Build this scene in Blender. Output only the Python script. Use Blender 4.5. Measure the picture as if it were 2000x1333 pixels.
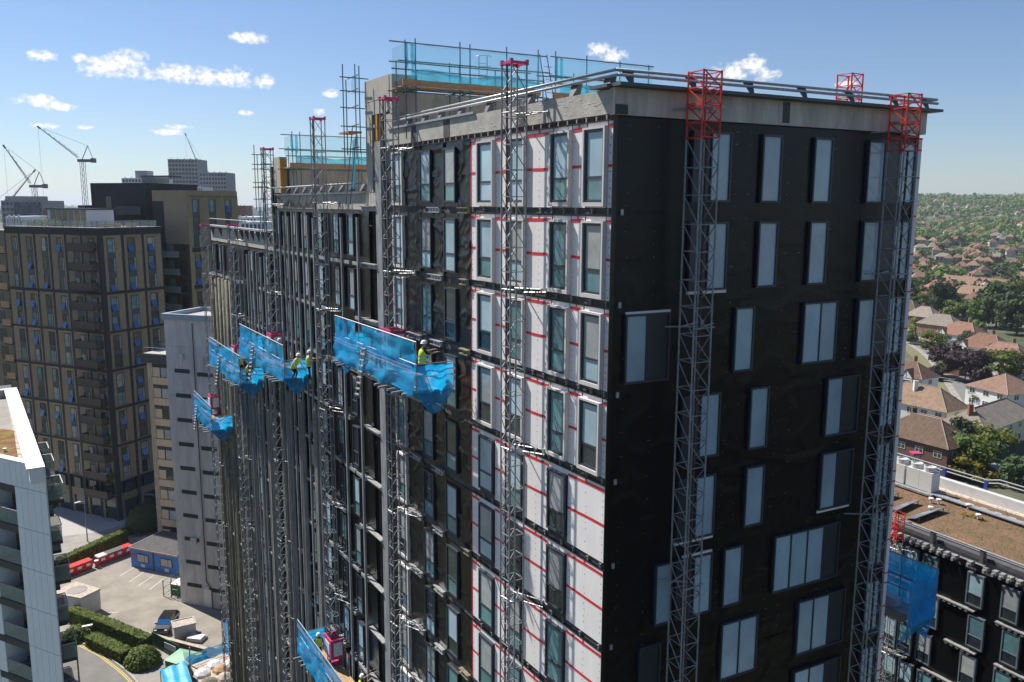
import bpy, math, random
from math import sin, cos, tan, pi, radians, degrees, atan2, hypot, sqrt, floor
from mathutils import Vector, Matrix, noise
random.seed(7)
for o in list(bpy.data.objects): bpy.data.objects.remove(o, do_unlink=True)
SC = bpy.context.scene
COL = SC.collection

# ------------------------------------------------------------------ camera
FPX, PITCH, ROLL, CH = 1642.2, radians(9.161), radians(0.264), 50.0
AZL, AZR = -31.243, 62.24
_c, _s = cos(PITCH), sin(PITCH)
_r0, _w, _u0 = Vector((1, 0, 0)), Vector((0, _c, -_s)), Vector((0, _s, _c))
CR = _r0 * cos(ROLL) + _u0 * sin(ROLL)
CU = -_r0 * sin(ROLL) + _u0 * cos(ROLL)
CAMP = Vector((0, 0, CH))
cam = bpy.data.objects.new('camera', bpy.data.cameras.new('camera')); COL.objects.link(cam)
cam.data.sensor_width = 36; cam.data.lens = FPX / 2000 * 36
cam.data.clip_start = 0.5; cam.data.clip_end = 60000
cam.matrix_world = Matrix(((CR.x, CU.x, -_w.x, 0), (CR.y, CU.y, -_w.y, 0), (CR.z, CU.z, -_w.z, CH), (0, 0, 0, 1)))
SC.camera = cam
cy = SC.cycles
cy.max_bounces = 7; cy.diffuse_bounces = 3; cy.glossy_bounces = 2; cy.transmission_bounces = 3; cy.volume_bounces = 0; cy.transparent_max_bounces = 10

# ------------------------------------------------------------------ light
SUN_AZ, SUN_EL, SUN_STR, SKY_STR, EXPO = -54.0, 50.5, 5.0, 0.073, 0.64
SKY_TINT = (0.76, 0.835, 0.99, 1)
HAZE_D = 9.5e-5
vs = SC.view_settings
SC.display_settings.display_device = 'sRGB'
vs.view_transform = 'Standard'; vs.look = 'None'; vs.gamma = 1; vs.use_curve_mapping = False; vs.exposure = EXPO
sd = Vector((sin(radians(SUN_AZ)) * cos(radians(SUN_EL)), cos(radians(SUN_AZ)) * cos(radians(SUN_EL)), sin(radians(SUN_EL))))
sun = bpy.data.objects.new('sun', bpy.data.lights.new('sun', 'SUN')); COL.objects.link(sun)
sun.data.energy = SUN_STR; sun.data.angle = radians(0.53); sun.data.color = (1.0, 0.95, 0.87)
sun.location = (-60, 40, 150); sun.rotation_euler = (-sd).to_track_quat('-Z', 'Y').to_euler()

W = bpy.data.worlds.new('World'); SC.world = W; W.use_nodes = True
nt = W.node_tree; nt.nodes.clear()
def wn(t, **k):
    n = nt.nodes.new(t)
    for a, b in k.items(): setattr(n, a, b)
    return n
def wm(op, a, b=None, c=None, clamp=False):
    n = nt.nodes.new('ShaderNodeMath'); n.operation = op; n.use_clamp = clamp
    for i, v in enumerate((a, b, c)):
        if v is None: continue
        if isinstance(v, (int, float)): n.inputs[i].default_value = v
        else: nt.links.new(v, n.inputs[i])
    return n.outputs[0]
sky = wn('ShaderNodeTexSky', sky_type='NISHITA', sun_disc=False, sun_elevation=radians(SUN_EL), sun_rotation=radians(SUN_AZ))
sky.altitude = 60; sky.air_density = 1.0; sky.dust_density = 0.25; sky.ozone_density = 2.0
tc = wn('ShaderNodeTexCoord'); sep = wn('ShaderNodeSeparateXYZ'); nt.links.new(tc.outputs['Generated'], sep.inputs[0])
az = wm('ARCTAN2', sep.outputs[0], sep.outputs[1]); el = wm('ARCSINE', sep.outputs[2])
cxy = wn('ShaderNodeCombineXYZ'); nt.links.new(az, cxy.inputs[0]); nt.links.new(wm('MULTIPLY', el, 1.25), cxy.inputs[1])
nz = wn('ShaderNodeTexNoise'); nz.inputs['Scale'].default_value = 48; nz.inputs['Detail'].default_value = 7; nz.inputs['Roughness'].default_value = 0.58
nt.links.new(cxy.outputs[0], nz.inputs['Vector'])
nz2 = wn('ShaderNodeTexNoise'); nz2.inputs['Scale'].default_value = 150; nz2.inputs['Detail'].default_value = 4
nt.links.new(cxy.outputs[0], nz2.inputs['Vector'])
CL = [(-25.3, 7.95, 1.35, .62), (-23.9, 8.2, 1.5, .72), (-21.7, 7.85, 2.0, .55), (-19.6, 7.75, 1.7, .5), (-17.9, 7.8, 1.35, .62),
      (-26.35, 8.35, .45, .3), (-15.9, 7.62, .75, .42), (-28.25, 8.3, .85, .36), (-28.6, 5.8, 1.25, .4), (-27.5, 5.6, .9, .28),
      (-16.6, 10.15, 1.0, .33), (-17.6, 10.2, .5, .24), (-17.2, 5.65, .65, .2), (-11.85, 7.05, .6, .27), (5.6, 9.95, .8, .42), (6.5, 9.6, .9, .42),
      (14.2, 8.35, 1.25, .62), (15.2, 8.65, 1.1, .75), (16.1, 8.1, .9, .4), (15.2, 6.9, .9, .22), (20.9, 7.4, .8, .16),
      (-21.9, 4.35, 1.0, .2), (-21.2, 4.7, .9, .15), (-28.7, 4.45, .9, .17), (-26.4, 4.45, .6, .12), (-12.6, 5.9, .45, .22),
      (-36, 7, 2.2, .6), (38, 8, 2.0, .6), (52, 6.5, 2.4, .5), (-55, 9, 2.5, .8), (80, 9, 2.6, .7), (120, 8, 2.5, .7), (-100, 8, 2.6, .7), (170, 8, 2.6, .7), (-150, 9, 2.8, .8)]
def wv(op, a, b=None, c=None):
    n = nt.nodes.new('ShaderNodeVectorMath'); n.operation = op
    for i, v in enumerate((a, b, c)):
        if v is None: continue
        if isinstance(v, tuple): n.inputs[i].default_value = v
        else: nt.links.new(v, n.inputs[i])
    return n.outputs['Value'] if op == 'LENGTH' else n.outputs[0]
cv = wn('ShaderNodeCombineXYZ'); nt.links.new(az, cv.inputs[0]); nt.links.new(el, cv.inputs[1])
acc = None
for a, e, w_, h_ in CL:
    kx, ky = 1 / radians(w_), 1 / radians(h_)
    d = wv('LENGTH', wv('MULTIPLY_ADD', cv.outputs[0], (kx, ky, 0), (-radians(a) * kx, -radians(e) * ky, 0)))
    acc = d if acc is None else wm('SMOOTH_MIN', acc, d, 0.3)
acc = wm('SUBTRACT', 1.0, acc)
dens = wm('ADD', acc, wm('MULTIPLY', wm('SUBTRACT', nz.outputs[0], 0.5), 2.7))
dens = wm('ADD', dens, wm('MULTIPLY', wm('SUBTRACT', nz2.outputs[0], 0.5), 1.3))
mask = wm('MULTIPLY', wm('SUBTRACT', dens, -0.10), 1.25, clamp=True)
mask = wm('MULTIPLY', mask, wm('MULTIPLY', wm('ADD', acc, 0.42), 2.2, clamp=True))
mask = wm('MULTIPLY', mask, 0.92)
shade = wm('MINIMUM', wm('MULTIPLY_ADD', wm('SUBTRACT', nz2.outputs[0], 0.5), 1.2, 0.93), 1.04)
tint = wn('ShaderNodeMix', data_type='RGBA', blend_type='MULTIPLY'); tint.inputs[0].default_value = 1.0
nt.links.new(sky.outputs[0], tint.inputs[6]); tint.inputs[7].default_value = SKY_TINT
bg1 = wn('ShaderNodeBackground'); bg1.inputs['Strength'].default_value = SKY_STR; nt.links.new(tint.outputs[2], bg1.inputs['Color'])
bg2 = wn('ShaderNodeBackground'); bg2.inputs['Color'].default_value = (1.0, 0.985, 0.965, 1)
nt.links.new(wm('MULTIPLY', shade, 0.74), bg2.inputs['Strength'])
mx = wn('ShaderNodeMixShader'); nt.links.new(mask, mx.inputs[0]); nt.links.new(bg1.outputs[0], mx.inputs[1]); nt.links.new(bg2.outputs[0], mx.inputs[2])
# clouds only float low over the horizon: elsewhere the plain sky is used
band = wm('MULTIPLY', wm('GREATER_THAN', el, radians(3.4)), wm('LESS_THAN', el, radians(11.5)))
mx2 = wn('ShaderNodeMixShader'); nt.links.new(band, mx2.inputs[0]); nt.links.new(bg1.outputs[0], mx2.inputs[1]); nt.links.new(mx.outputs[0], mx2.inputs[2])
wo = wn('ShaderNodeOutputWorld'); nt.links.new(mx2.outputs[0], wo.inputs[0])

# ------------------------------------------------------------------ survey helpers (photo pixel -> point on a real plane)
def ray(x, y): return CR * (x - 1000) + CU * (666.5 - y) + _w * FPX
def G(x, y, z=0.0):
    d = ray(x, y); t = (z - CH) / d.z; return CAMP + d * t
def atY(x, y, Y):
    d = ray(x, y); return CAMP + d * (Y / d.y)
def dirv(a): a = radians(a); return Vector((sin(a), cos(a), 0))
def onpl(x, y, P, n):
    d = ray(x, y); return CAMP + d * ((P - CAMP).dot(n) / d.dot(n))

# ------------------------------------------------------------------ mesh helpers
WL = {}
class MB:
    def __init__(s): s.v = []; s.f = []
    def add(s, vs, fs):
        n = len(s.v); s.v += [tuple(v) for v in vs]; s.f += [tuple(i + n for i in f) for f in fs]; return s
    def box(s, x0, x1, y0, y1, z0, z1, T=None):
        vs = [(x, y, z) for z in (z0, z1) for y in (y0, y1) for x in (x0, x1)]
        if T: vs = [T(*v) for v in vs]
        return s.add(vs, [(0, 2, 3, 1), (4, 5, 7, 6), (0, 1, 5, 4), (2, 6, 7, 3), (0, 4, 6, 2), (1, 3, 7, 5)])
    def tube(s, p, q, r, n=5, r2=None):
        p, q = Vector(p), Vector(q); d = q - p
        if d.length < 1e-6: return s
        d.normalize(); a = d.orthogonal().normalized(); b = d.cross(a); r2 = r if r2 is None else r2
        vs = [p + (a * cos(2 * pi * i / n) + b * sin(2 * pi * i / n)) * r for i in range(n)] + [q + (a * cos(2 * pi * i / n) + b * sin(2 * pi * i / n)) * r2 for i in range(n)]
        return s.add(vs, [(i, (i + 1) % n, n + (i + 1) % n, n + i) for i in range(n)] + [tuple(range(n - 1, -1, -1)), tuple(range(n, 2 * n))])
    def path(s, pts, r, n=5):
        for a, b in zip(pts, pts[1:]): s.tube(a, b, r, n)
        return s
    def bar(s, p, q, w, h, up=(0, 0, 1)):
        p, q = Vector(p), Vector(q); d = (q - p).normalized(); u = Vector(up)
        sd_ = d.cross(u)
        if sd_.length < 1e-4: sd_ = d.orthogonal()
        sd_.normalize(); u = sd_.cross(d).normalized()
        vs = [e + sd_ * (w / 2 * a) + u * (h / 2 * b) for e in (p, q) for a, b in ((-1, -1), (1, -1), (1, 1), (-1, 1))]
        return s.add(vs, [(0, 1, 2, 3)[::-1], (4, 5, 6, 7), (0, 1, 5, 4), (1, 2, 6, 5), (2, 3, 7, 6), (3, 0, 4, 7)])
    def poly(s, pts): return s.add(pts, [tuple(range(len(pts)))])
    def prism(s, pts, z0, z1):
        n = len(pts)
        return s.add([(p[0], p[1], z0) for p in pts] + [(p[0], p[1], z1) for p in pts],
                     [tuple(range(n - 1, -1, -1)), tuple(range(n, 2 * n))] + [(i, (i + 1) % n, n + (i + 1) % n, n + i) for i in range(n)])
    def lathe(s, prof, n=10, c=(0, 0, 0), T=None):
        vs = []; fs = []
        for r, z in prof:
            for i in range(n):
                a = 2 * pi * i / n; v = (c[0] + r * cos(a), c[1] + r * sin(a), c[2] + z); vs.append(T(*v) if T else v)
        for k in range(len(prof) - 1):
            for i in range(n): fs.append((k * n + i, k * n + (i + 1) % n, (k + 1) * n + (i + 1) % n, (k + 1) * n + i))
        fs.append(tuple(range(n - 1, -1, -1))); fs.append(tuple(range((len(prof) - 1) * n, len(prof) * n)))
        return s.add(vs, fs)
    def mesh(s, name, mat=None, off=None, smooth=False):
        m = bpy.data.meshes.new(name)
        v = s.v if off is None else [(a[0] - off[0], a[1] - off[1], a[2] - off[2]) for a in s.v]
        m.from_pydata(v, [], s.f)
        if mat: m.materials.append(mat)
        if smooth: m.polygons.foreach_set('use_smooth', [True] * len(m.polygons))
        return m
def tag(o, label=None, cat=None, group=None, kind=None):
    if label: o['label'] = label
    if cat: o['category'] = cat
    if group: o['group'] = group
    if kind: o['kind'] = kind
    return o
def E(name, label, cat, loc, group=None):
    o = bpy.data.objects.new(name, None); COL.objects.link(o); o.location = loc; o.empty_display_size = 0.3
    WL[o.name] = Vector(loc); return tag(o, label, cat, group)
def link(name, me, parent=None, loc=(0, 0, 0), rz=0):
    o = bpy.data.objects.new(name, me); COL.objects.link(o); o.location = loc; o.rotation_euler = (0, 0, rz)
    if parent: o.parent = parent
    return o
def M(name, mb, mat, parent=None, smooth=False, **k):
    """one mesh object from world-space geometry; as a child it is stored relative to its thing"""
    if not mb.v: return None
    if parent is not None: off = WL[parent.name]
    else:
        xs = [v[0] for v in mb.v]; ys = [v[1] for v in mb.v]; zs = [v[2] for v in mb.v]
        off = Vector(((min(xs) + max(xs)) / 2, (min(ys) + max(ys)) / 2, min(zs)))
    o = link(name, mb.mesh(name, mat, off, smooth), parent, off if parent is None else (0, 0, 0))
    WL[o.name] = off; return tag(o, **k)
def I(name, me, parent, wloc, rz=0, mat=None):
    """a shared mesh placed at a world point under its thing"""
    off = WL[parent.name] if parent is not None else Vector((0, 0, 0))
    o = link(name, me, parent, Vector(wloc) - off, rz); WL[o.name] = Vector(wloc)
    if mat: o.material_slots[0].link = 'OBJECT'; o.material_slots[0].material = mat
    return o
def sub(name, me, parent, mat=None):
    o = link(name, me, parent)
    if mat: o.material_slots[0].link = 'OBJECT'; o.material_slots[0].material = mat
    return o
def copytree(o, loc, rz, label=None, scale=None):
    c = o.copy(); COL.objects.link(c); c.location = loc; c.rotation_euler = (0, 0, rz); WL[c.name] = Vector(loc)
    if label: c['label'] = label
    if scale: c.scale = scale
    for ch in o.children:
        d = ch.copy(); COL.objects.link(d); d.parent = c
        for g in ch.children:
            e = g.copy(); COL.objects.link(e); e.parent = d
    return c
class Fac:
    """a facade: x to the right seen from outside, y inwards (o = outwards), z up"""
    def __init__(s, P, azr):
        s.P = Vector((P[0], P[1], 0)); s.r = dirv(azr); s.i = Vector((-s.r.y, s.r.x, 0)); s.rot = atan2(s.r.y, s.r.x)
    def __call__(s, x, y, z): return s.P + s.r * x + s.i * y + Vector((0, 0, z))
    def px(s, x, y, o=0.0):
        p = onpl(x, y, s.P - s.i * o, s.i); return (p - s.P).dot(s.r), p.z
# ------------------------------------------------------------------ materials
MT = {}
def mat(name, col, rough=0.7, metal=0.0, spec=0.5, noise_amt=0.0, nscale=3.0, bump=0.0, bscale=20.0, col2=None, alpha=None, transl=None, objvar=0.0, stretch=None, detail=4, emis=None, coat=0, contrast=None):
    m = bpy.data.materials.new(name); m.use_nodes = True; t = m.node_tree; N = t.nodes; Lk = t.links.new
    p = N['Principled BSDF']; out = N['Material Output']
    p.inputs['Roughness'].default_value = rough; p.inputs['Metallic'].default_value = metal; p.inputs['Specular IOR Level'].default_value = spec
    p.inputs['Coat Weight'].default_value = coat; p.inputs['Coat Roughness'].default_value = 0.08
    p.inputs['Base Color'].default_value = (*col, 1)
    tcn = N.new('ShaderNodeTexCoord'); mp = N.new('ShaderNodeMapping')
    geo = N.new('ShaderNodeNewGeometry'); Lk(geo.outputs['Position'], mp.inputs['Vector'])
    if stretch: mp.inputs['Scale'].default_value = stretch
    if noise_amt or col2:
        nz_ = N.new('ShaderNodeTexNoise'); nz_.inputs['Scale'].default_value = nscale; nz_.inputs['Detail'].default_value = detail; nz_.inputs['Roughness'].default_value = .62
        Lk(mp.outputs[0], nz_.inputs['Vector'])
        cr = N.new('ShaderNodeValToRGB'); Lk(nz_.outputs['Fac'], cr.inputs[0])
        lo, hi = contrast or (0.3, 0.7)
        cr.color_ramp.elements[0].position = lo; cr.color_ramp.elements[1].position = hi
        c2 = col2 or tuple(c * (1 - noise_amt) for c in col)
        c1 = col if col2 else tuple(min(1, c * (1 + noise_amt)) for c in col)
        cr.color_ramp.elements[0].color = (*c2, 1); cr.color_ramp.elements[1].color = (*c1, 1)
        src = cr.outputs[0]
        if objvar:
            oi = N.new('ShaderNodeObjectInfo'); hs = N.new('ShaderNodeHueSaturation')
            mr = N.new('ShaderNodeMapRange'); mr.inputs[3].default_value = 1 - objvar; mr.inputs[4].default_value = 1 + objvar
            Lk(oi.outputs['Random'], mr.inputs[0]); Lk(mr.outputs[0], hs.inputs['Value']); Lk(src, hs.inputs['Color'])
            mr2 = N.new('ShaderNodeMapRange'); mr2.inputs[3].default_value = .5 - objvar * .08; mr2.inputs[4].default_value = .5 + objvar * .08
            mm = N.new('ShaderNodeMath'); mm.operation = 'FRACT'; m3 = N.new('ShaderNodeMath'); m3.operation = 'MULTIPLY'; m3.inputs[1].default_value = 7.31
            Lk(oi.outputs['Random'], m3.inputs[0]); Lk(m3.outputs[0], mm.inputs[0]); Lk(mm.outputs[0], mr2.inputs[0]); Lk(mr2.outputs[0], hs.inputs['Hue'])
            src = hs.outputs[0]
        Lk(src, p.inputs['Base Color'])
    if bump:
        nb = N.new('ShaderNodeTexNoise'); nb.inputs['Scale'].default_value = bscale; nb.inputs['Detail'].default_value = 3
        Lk(mp.outputs[0], nb.inputs['Vector'])
        bp = N.new('ShaderNodeBump'); bp.inputs['Strength'].default_value = min(1, bump); bp.inputs['Distance'].default_value = 0.05
        Lk(nb.outputs['Fac'], bp.inputs['Height']); Lk(bp.outputs[0], p.inputs['Normal'])
    sh = p.outputs[0]
    if transl:
        tr = N.new('ShaderNodeBsdfTranslucent'); mx_ = N.new('ShaderNodeMixShader'); mx_.inputs[0].default_value = transl
        if noise_amt or col2: Lk(p.inputs['Base Color'].links[0].from_socket, tr.inputs['Color'])
        else: tr.inputs['Color'].default_value = (*col, 1)
        Lk(sh, mx_.inputs[1]); Lk(tr.outputs[0], mx_.inputs[2]); sh = mx_.outputs[0]
    if alpha is not None:
        ts = N.new('ShaderNodeBsdfTransparent'); ma = N.new('ShaderNodeMixShader'); ma.inputs[0].default_value = alpha
        Lk(ts.outputs[0], ma.inputs[1]); Lk(sh, ma.inputs[2]); sh = ma.outputs[0]
    Lk(sh, out.inputs['Surface']); MT[name] = m; return m
mat('membrane', (.0030, .0038, .0052), .33, spec=.28, col2=(.0050, .0052, .0056), nscale=.7, bump=.2, bscale=3.5, detail=8)  # bluish tone of the base colour stands for reflected blue sky
mat('membrane_shiny', (.004, .0043, .0047), .3, spec=.42, noise_amt=.3, nscale=2, bump=.22, bscale=5)
mat('board', (.74, .705, .68), .75, noise_amt=.07, nscale=1.6, bump=.05, bscale=60, stretch=(1, 1, .35), detail=8)
mat('board_casing', (.55, .52, .50), .7, noise_amt=.06, nscale=4)
mat('tape', (.62, .022, .03), .45, noise_amt=.12, nscale=9)
mat('fixing', (.09, .09, .095), .5)
mat('frame', (.028, .036, .048), .42, spec=.5, noise_amt=.1, nscale=4)
mat('frame_light', (.12, .14, .16), .4, noise_amt=.1)
mat('glass_sky', (.34, .47, .53), .09, spec=.5, noise_amt=.16, nscale=.6, objvar=.2)  # base colour mixes painted sky reflection with the pale film behind
mat('glass_aqua', (.10, .21, .23), .07, spec=.6, noise_amt=.3, nscale=1.1, objvar=.2)
mat('glass_dark', (.025, .035, .042), .05, spec=.7, noise_amt=.4, nscale=1.4)
mat('glass_blind', (.30, .32, .32), .12, spec=.5, noise_amt=.18, nscale=2, objvar=.15)
mat('glass_blue', (.02, .10, .30), .06, spec=.8)  # blue sky reflection of the open sashes put into the base colour
mat('infill', (.022, .028, .038), .38, noise_amt=.15)
mat('concrete', (.40, .38, .335), .88, noise_amt=.2, nscale=2.2, bump=.2, bscale=14)
mat('concrete_dark', (.50, .46, .40), .9, noise_amt=.3, nscale=2.0, bump=.2, bscale=10, stretch=(1, 1, .25))
mat('slab', (.075, .07, .068), .8, noise_amt=.4, nscale=5)
mat('rust_brick', (.13, .055, .04), .85, noise_amt=.4, nscale=12)
mat('galv', (.36, .37, .375), .48, metal=.55, noise_amt=.18, nscale=6)
mat('galv_dull', (.25, .255, .26), .6, metal=.25, noise_amt=.35, nscale=3, stretch=(1, 1, .3))
mat('mast_steel', (.27, .285, .30), .55, metal=.3, noise_amt=.25, nscale=5)
mat('cassette', (.065, .067, .07), .6, metal=.1, noise_amt=.5, nscale=3, stretch=(1, 1, .15))
mat('bracket_grey', (.23, .23, .225), .7, noise_amt=.3, nscale=5)
mat('rack_rust', (.07, .045, .035), .7)
mat('pink', (.50, .035, .13), .45, noise_amt=.1)
mat('red_mast', (.60, .035, .018), .42, noise_amt=.12)
mat('net', (.005, .45, .95), .6, noise_amt=.2, nscale=1.8, alpha=.84, transl=.55, bump=.35, bscale=5)
mat('wool_dark', (.15, .14, .105), .95, noise_amt=.5, nscale=4, bump=.6, bscale=12, stretch=(1, 1, .3))
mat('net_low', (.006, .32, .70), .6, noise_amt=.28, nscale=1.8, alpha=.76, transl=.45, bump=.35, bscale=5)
mat('net_band', (.42, .46, .62), .7, alpha=.8, transl=.4, noise_amt=.2)
mat('net_teal', (.02, .36, .47), .7, alpha=.26, transl=.5, noise_amt=.2)
mat('net_teal_thick', (.015, .36, .50), .7, alpha=.70, transl=.5, noise_amt=.25, nscale=2)
mat('ply', (.42, .24, .12), .8, noise_amt=.2, nscale=3, stretch=(1, 1, 4))
mat('timber', (.40, .25, .13), .85, noise_amt=.25, nscale=4)
mat('insul_orange', (.48, .25, .05), .85, noise_amt=.15)
mat('scaf', (.10, .17, .18), .5, metal=.3, noise_amt=.25)
mat('beige', (.40, .375, .325), .85, noise_amt=.08, nscale=1.5)
mat('rockwool', (.19, .172, .118), .95, noise_amt=.45, nscale=5, bump=.6, bscale=12, stretch=(1, 1, .3))
mat('coping', (.085, .09, .10), .55, noise_amt=.15)
mat('coping_light', (.33, .34, .36), .5, metal=.3)
mat('white_plastic', (.7, .7, .68), .4)
mat('deck_alu', (.42, .42, .41), .5, metal=.4, noise_amt=.2)
mat('tan_panel', (.27, .212, .128), .6, noise_amt=.1, nscale=.9, objvar=.06)
mat('tan_dark', (.17, .135, .08), .6, noise_amt=.08)
mat('dark_brick', (.030, .030, .036), .85, noise_amt=.25, nscale=2.5, bump=.2, bscale=25)
mat('spandrel', (.05, .062, .075), .5, noise_amt=.1)
mat('bronze_mesh', (.075, .055, .04), .6, alpha=.78, noise_amt=.2)
mat('tower_conc', (.62, .58, .545), .92, noise_amt=.18, nscale=.9, bump=.2, bscale=8, stretch=(1, 1, .3))
mat('tower_cap', (.30, .36, .41), .55, noise_amt=.06)
mat('louvre', (.045, .043, .042), .7)
mat('beige_span', (.50, .41, .28), .8, noise_amt=.1)
mat('cabin_blue', (.045, .17, .47), .6, noise_amt=.12)
mat('felt', (.075, .072, .075), .95, noise_amt=.3, nscale=2)
mat('bin_red', (.58, .018, .018), .45, noise_amt=.08)
mat('bin_dark', (.08, .08, .08), .6)
mat('asphalt_park', (.25, .225, .19), .95, noise_amt=.22, nscale=.35, bump=.1, bscale=30, detail=10)
mat('asphalt', (.17, .165, .155), .95, noise_amt=.14, nscale=.6, bump=.1, bscale=30, detail=8)
mat('pave', (.27, .25, .23), .92, noise_amt=.22, nscale=.5, detail=10)
mat('kerb', (.36, .35, .33), .9, noise_amt=.15)
mat('line_yellow', (.55, .42, .10), .8, noise_amt=.2, nscale=6)
mat('line_white', (.55, .55, .53), .8, noise_amt=.25, nscale=6)
mat('hedge', (.19, .235, .045), .8, noise_amt=.5, nscale=1.2, transl=.3, col2=(.085, .13, .022))
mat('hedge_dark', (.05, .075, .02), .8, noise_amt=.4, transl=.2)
mat('leaf_mid', (.15, .205, .048), .8, col2=(.068, .105, .024), nscale=.35, transl=.3, objvar=.3)
mat('leaf_dark', (.08, .12, .036), .8, col2=(.03, .052, .016), nscale=.35, transl=.25, objvar=.25)
mat('leaf_lime', (.17, .20, .03), .8, col2=(.08, .11, .018), nscale=.4, transl=.35, objvar=.1)
mat('leaf_yellow', (.28, .21, .02), .8, col2=(.12, .13, .02), nscale=.6, transl=.35)
mat('leaf_purple', (.055, .026, .032), .8, col2=(.022, .011, .014), nscale=.4, transl=.25)
mat('leaf_grey', (.085, .10, .055), .8, col2=(.04, .055, .03), nscale=.4, transl=.25)
mat('bark', (.09, .07, .05), .9, noise_amt=.3)
mat('grass', (.13, .14, .05), .95, col2=(.19, .155, .09), nscale=.05, detail=8)
mat('ground_gen', (.15, .135, .095), .95, col2=(.045, .065, .022), nscale=.022, detail=10, contrast=(.40, .66))
mat('white_clad', (.80, .84, .83), .5, noise_amt=.03, nscale=.6)
mat('white_cap', (.80, .79, .76), .5, noise_amt=.03)
mat('dark_clad', (.03, .038, .045), .5, noise_amt=.1)
mat('glass_bal', (.35, .42, .38), .06, spec=.6, alpha=.38)
mat('sedum', (.17, .14, .015), .95, col2=(.16, .045, .03), nscale=.9, detail=7, bump=.5, bscale=8, contrast=(.42, .56))
mat('sedum_brown', (.19, .105, .058), .95, col2=(.105, .08, .036), nscale=.9, detail=10, bump=.8, bscale=6, contrast=(.35, .62))
mat('sedum_red', (.17, .085, .05), .95, col2=(.14, .11, .05), nscale=1.4, detail=8)
mat('pv', (.16, .18, .23), .15, spec=.8)
mat('ac_grey', (.52, .52, .50), .5, noise_amt=.05)
mat('parapet_white', (.50, .50, .49), .7, noise_amt=.1, nscale=1.5)
mat('tile_orange', (.225, .14, .10), .85, noise_amt=.25, nscale=1.1, objvar=.22)
mat('tile_red', (.235, .115, .085), .85, noise_amt=.22, nscale=1.1, objvar=.2)
mat('tile_brown', (.135, .082, .058), .85, noise_amt=.25, nscale=1.1, objvar=.14)
mat('tile_grey', (.27, .23, .19), .85, noise_amt=.2, nscale=1.0, objvar=.12)
mat('render_white', (.66, .66, .63), .85, noise_amt=.05, objvar=.05)
mat('render_cream', (.62, .58, .40), .85, noise_amt=.05)
mat('brick', (.26, .125, .075), .9, noise_amt=.25, nscale=3, objvar=.15)
mat('brick_dark', (.12, .068, .048), .9, noise_amt=.25, nscale=3)
mat('far_wall', (.38, .34, .29), .9, noise_amt=.25, nscale=.2, objvar=.3)
mat('far_conc', (.26, .265, .28), .9, noise_amt=.12, nscale=.15)
mat('far_win', (.03, .04, .05), .4)
mat('far_white', (.62, .65, .70), .8)
mat('far_scaf', (.07, .10, .13), .8, noise_amt=.5, nscale=.3)
mat('far_brick', (.28, .09, .06), .9)
mat('crane', (.34, .36, .39), .6)
mat('crane_dark', (.10, .11, .12), .6)
mat('crane_red', (.45, .16, .08), .6)
mat('car_black', (.012, .013, .016), .22, spec=.6, coat=.8)
mat('car_silver', (.30, .32, .35), .25, metal=.5, coat=.6)
mat('car_blue', (.03, .06, .14), .25, coat=.8)
mat('car_white', (.6, .6, .6), .3, coat=.6)
mat('tyre', (.015, .015, .015), .8)
mat('lamp_red', (.4, .01, .01), .3)
mat('hivis', (.60, .72, .03), .7, noise_amt=.06)
mat('hivis_band', (.45, .46, .44), .4)
mat('helmet', (.78, .78, .77), .35)
mat('skin', (.38, .22, .15), .6)
mat('shirt_black', (.012, .012, .013), .8)
mat('shirt_white', (.6, .6, .58), .8)
mat('jeans', (.025, .04, .085), .85)
mat('trousers_black', (.010, .010, .012), .85)
mat('boots', (.16, .10, .05), .8)
mat('rubble', (.42, .36, .30), .95, noise_amt=.3, nscale=3)
mat('sheet_white', (.62, .62, .62), .6, noise_amt=.1)
mat('tarp', (.02, .33, .62), .5, noise_amt=.15, nscale=1.5, bump=.4, bscale=3)
mat('green_fence', (.02, .10, .05), .5)
mat('green_sheet', (.20, .38, .27), .6, noise_amt=.1)
mat('blue_bin', (.02, .05, .25), .5)
def veneer(name, base, az_deg, pitch_m):
    """roof tile courses: a fine wave across the slope on top of the tile colour"""
    return MT[base]
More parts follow.
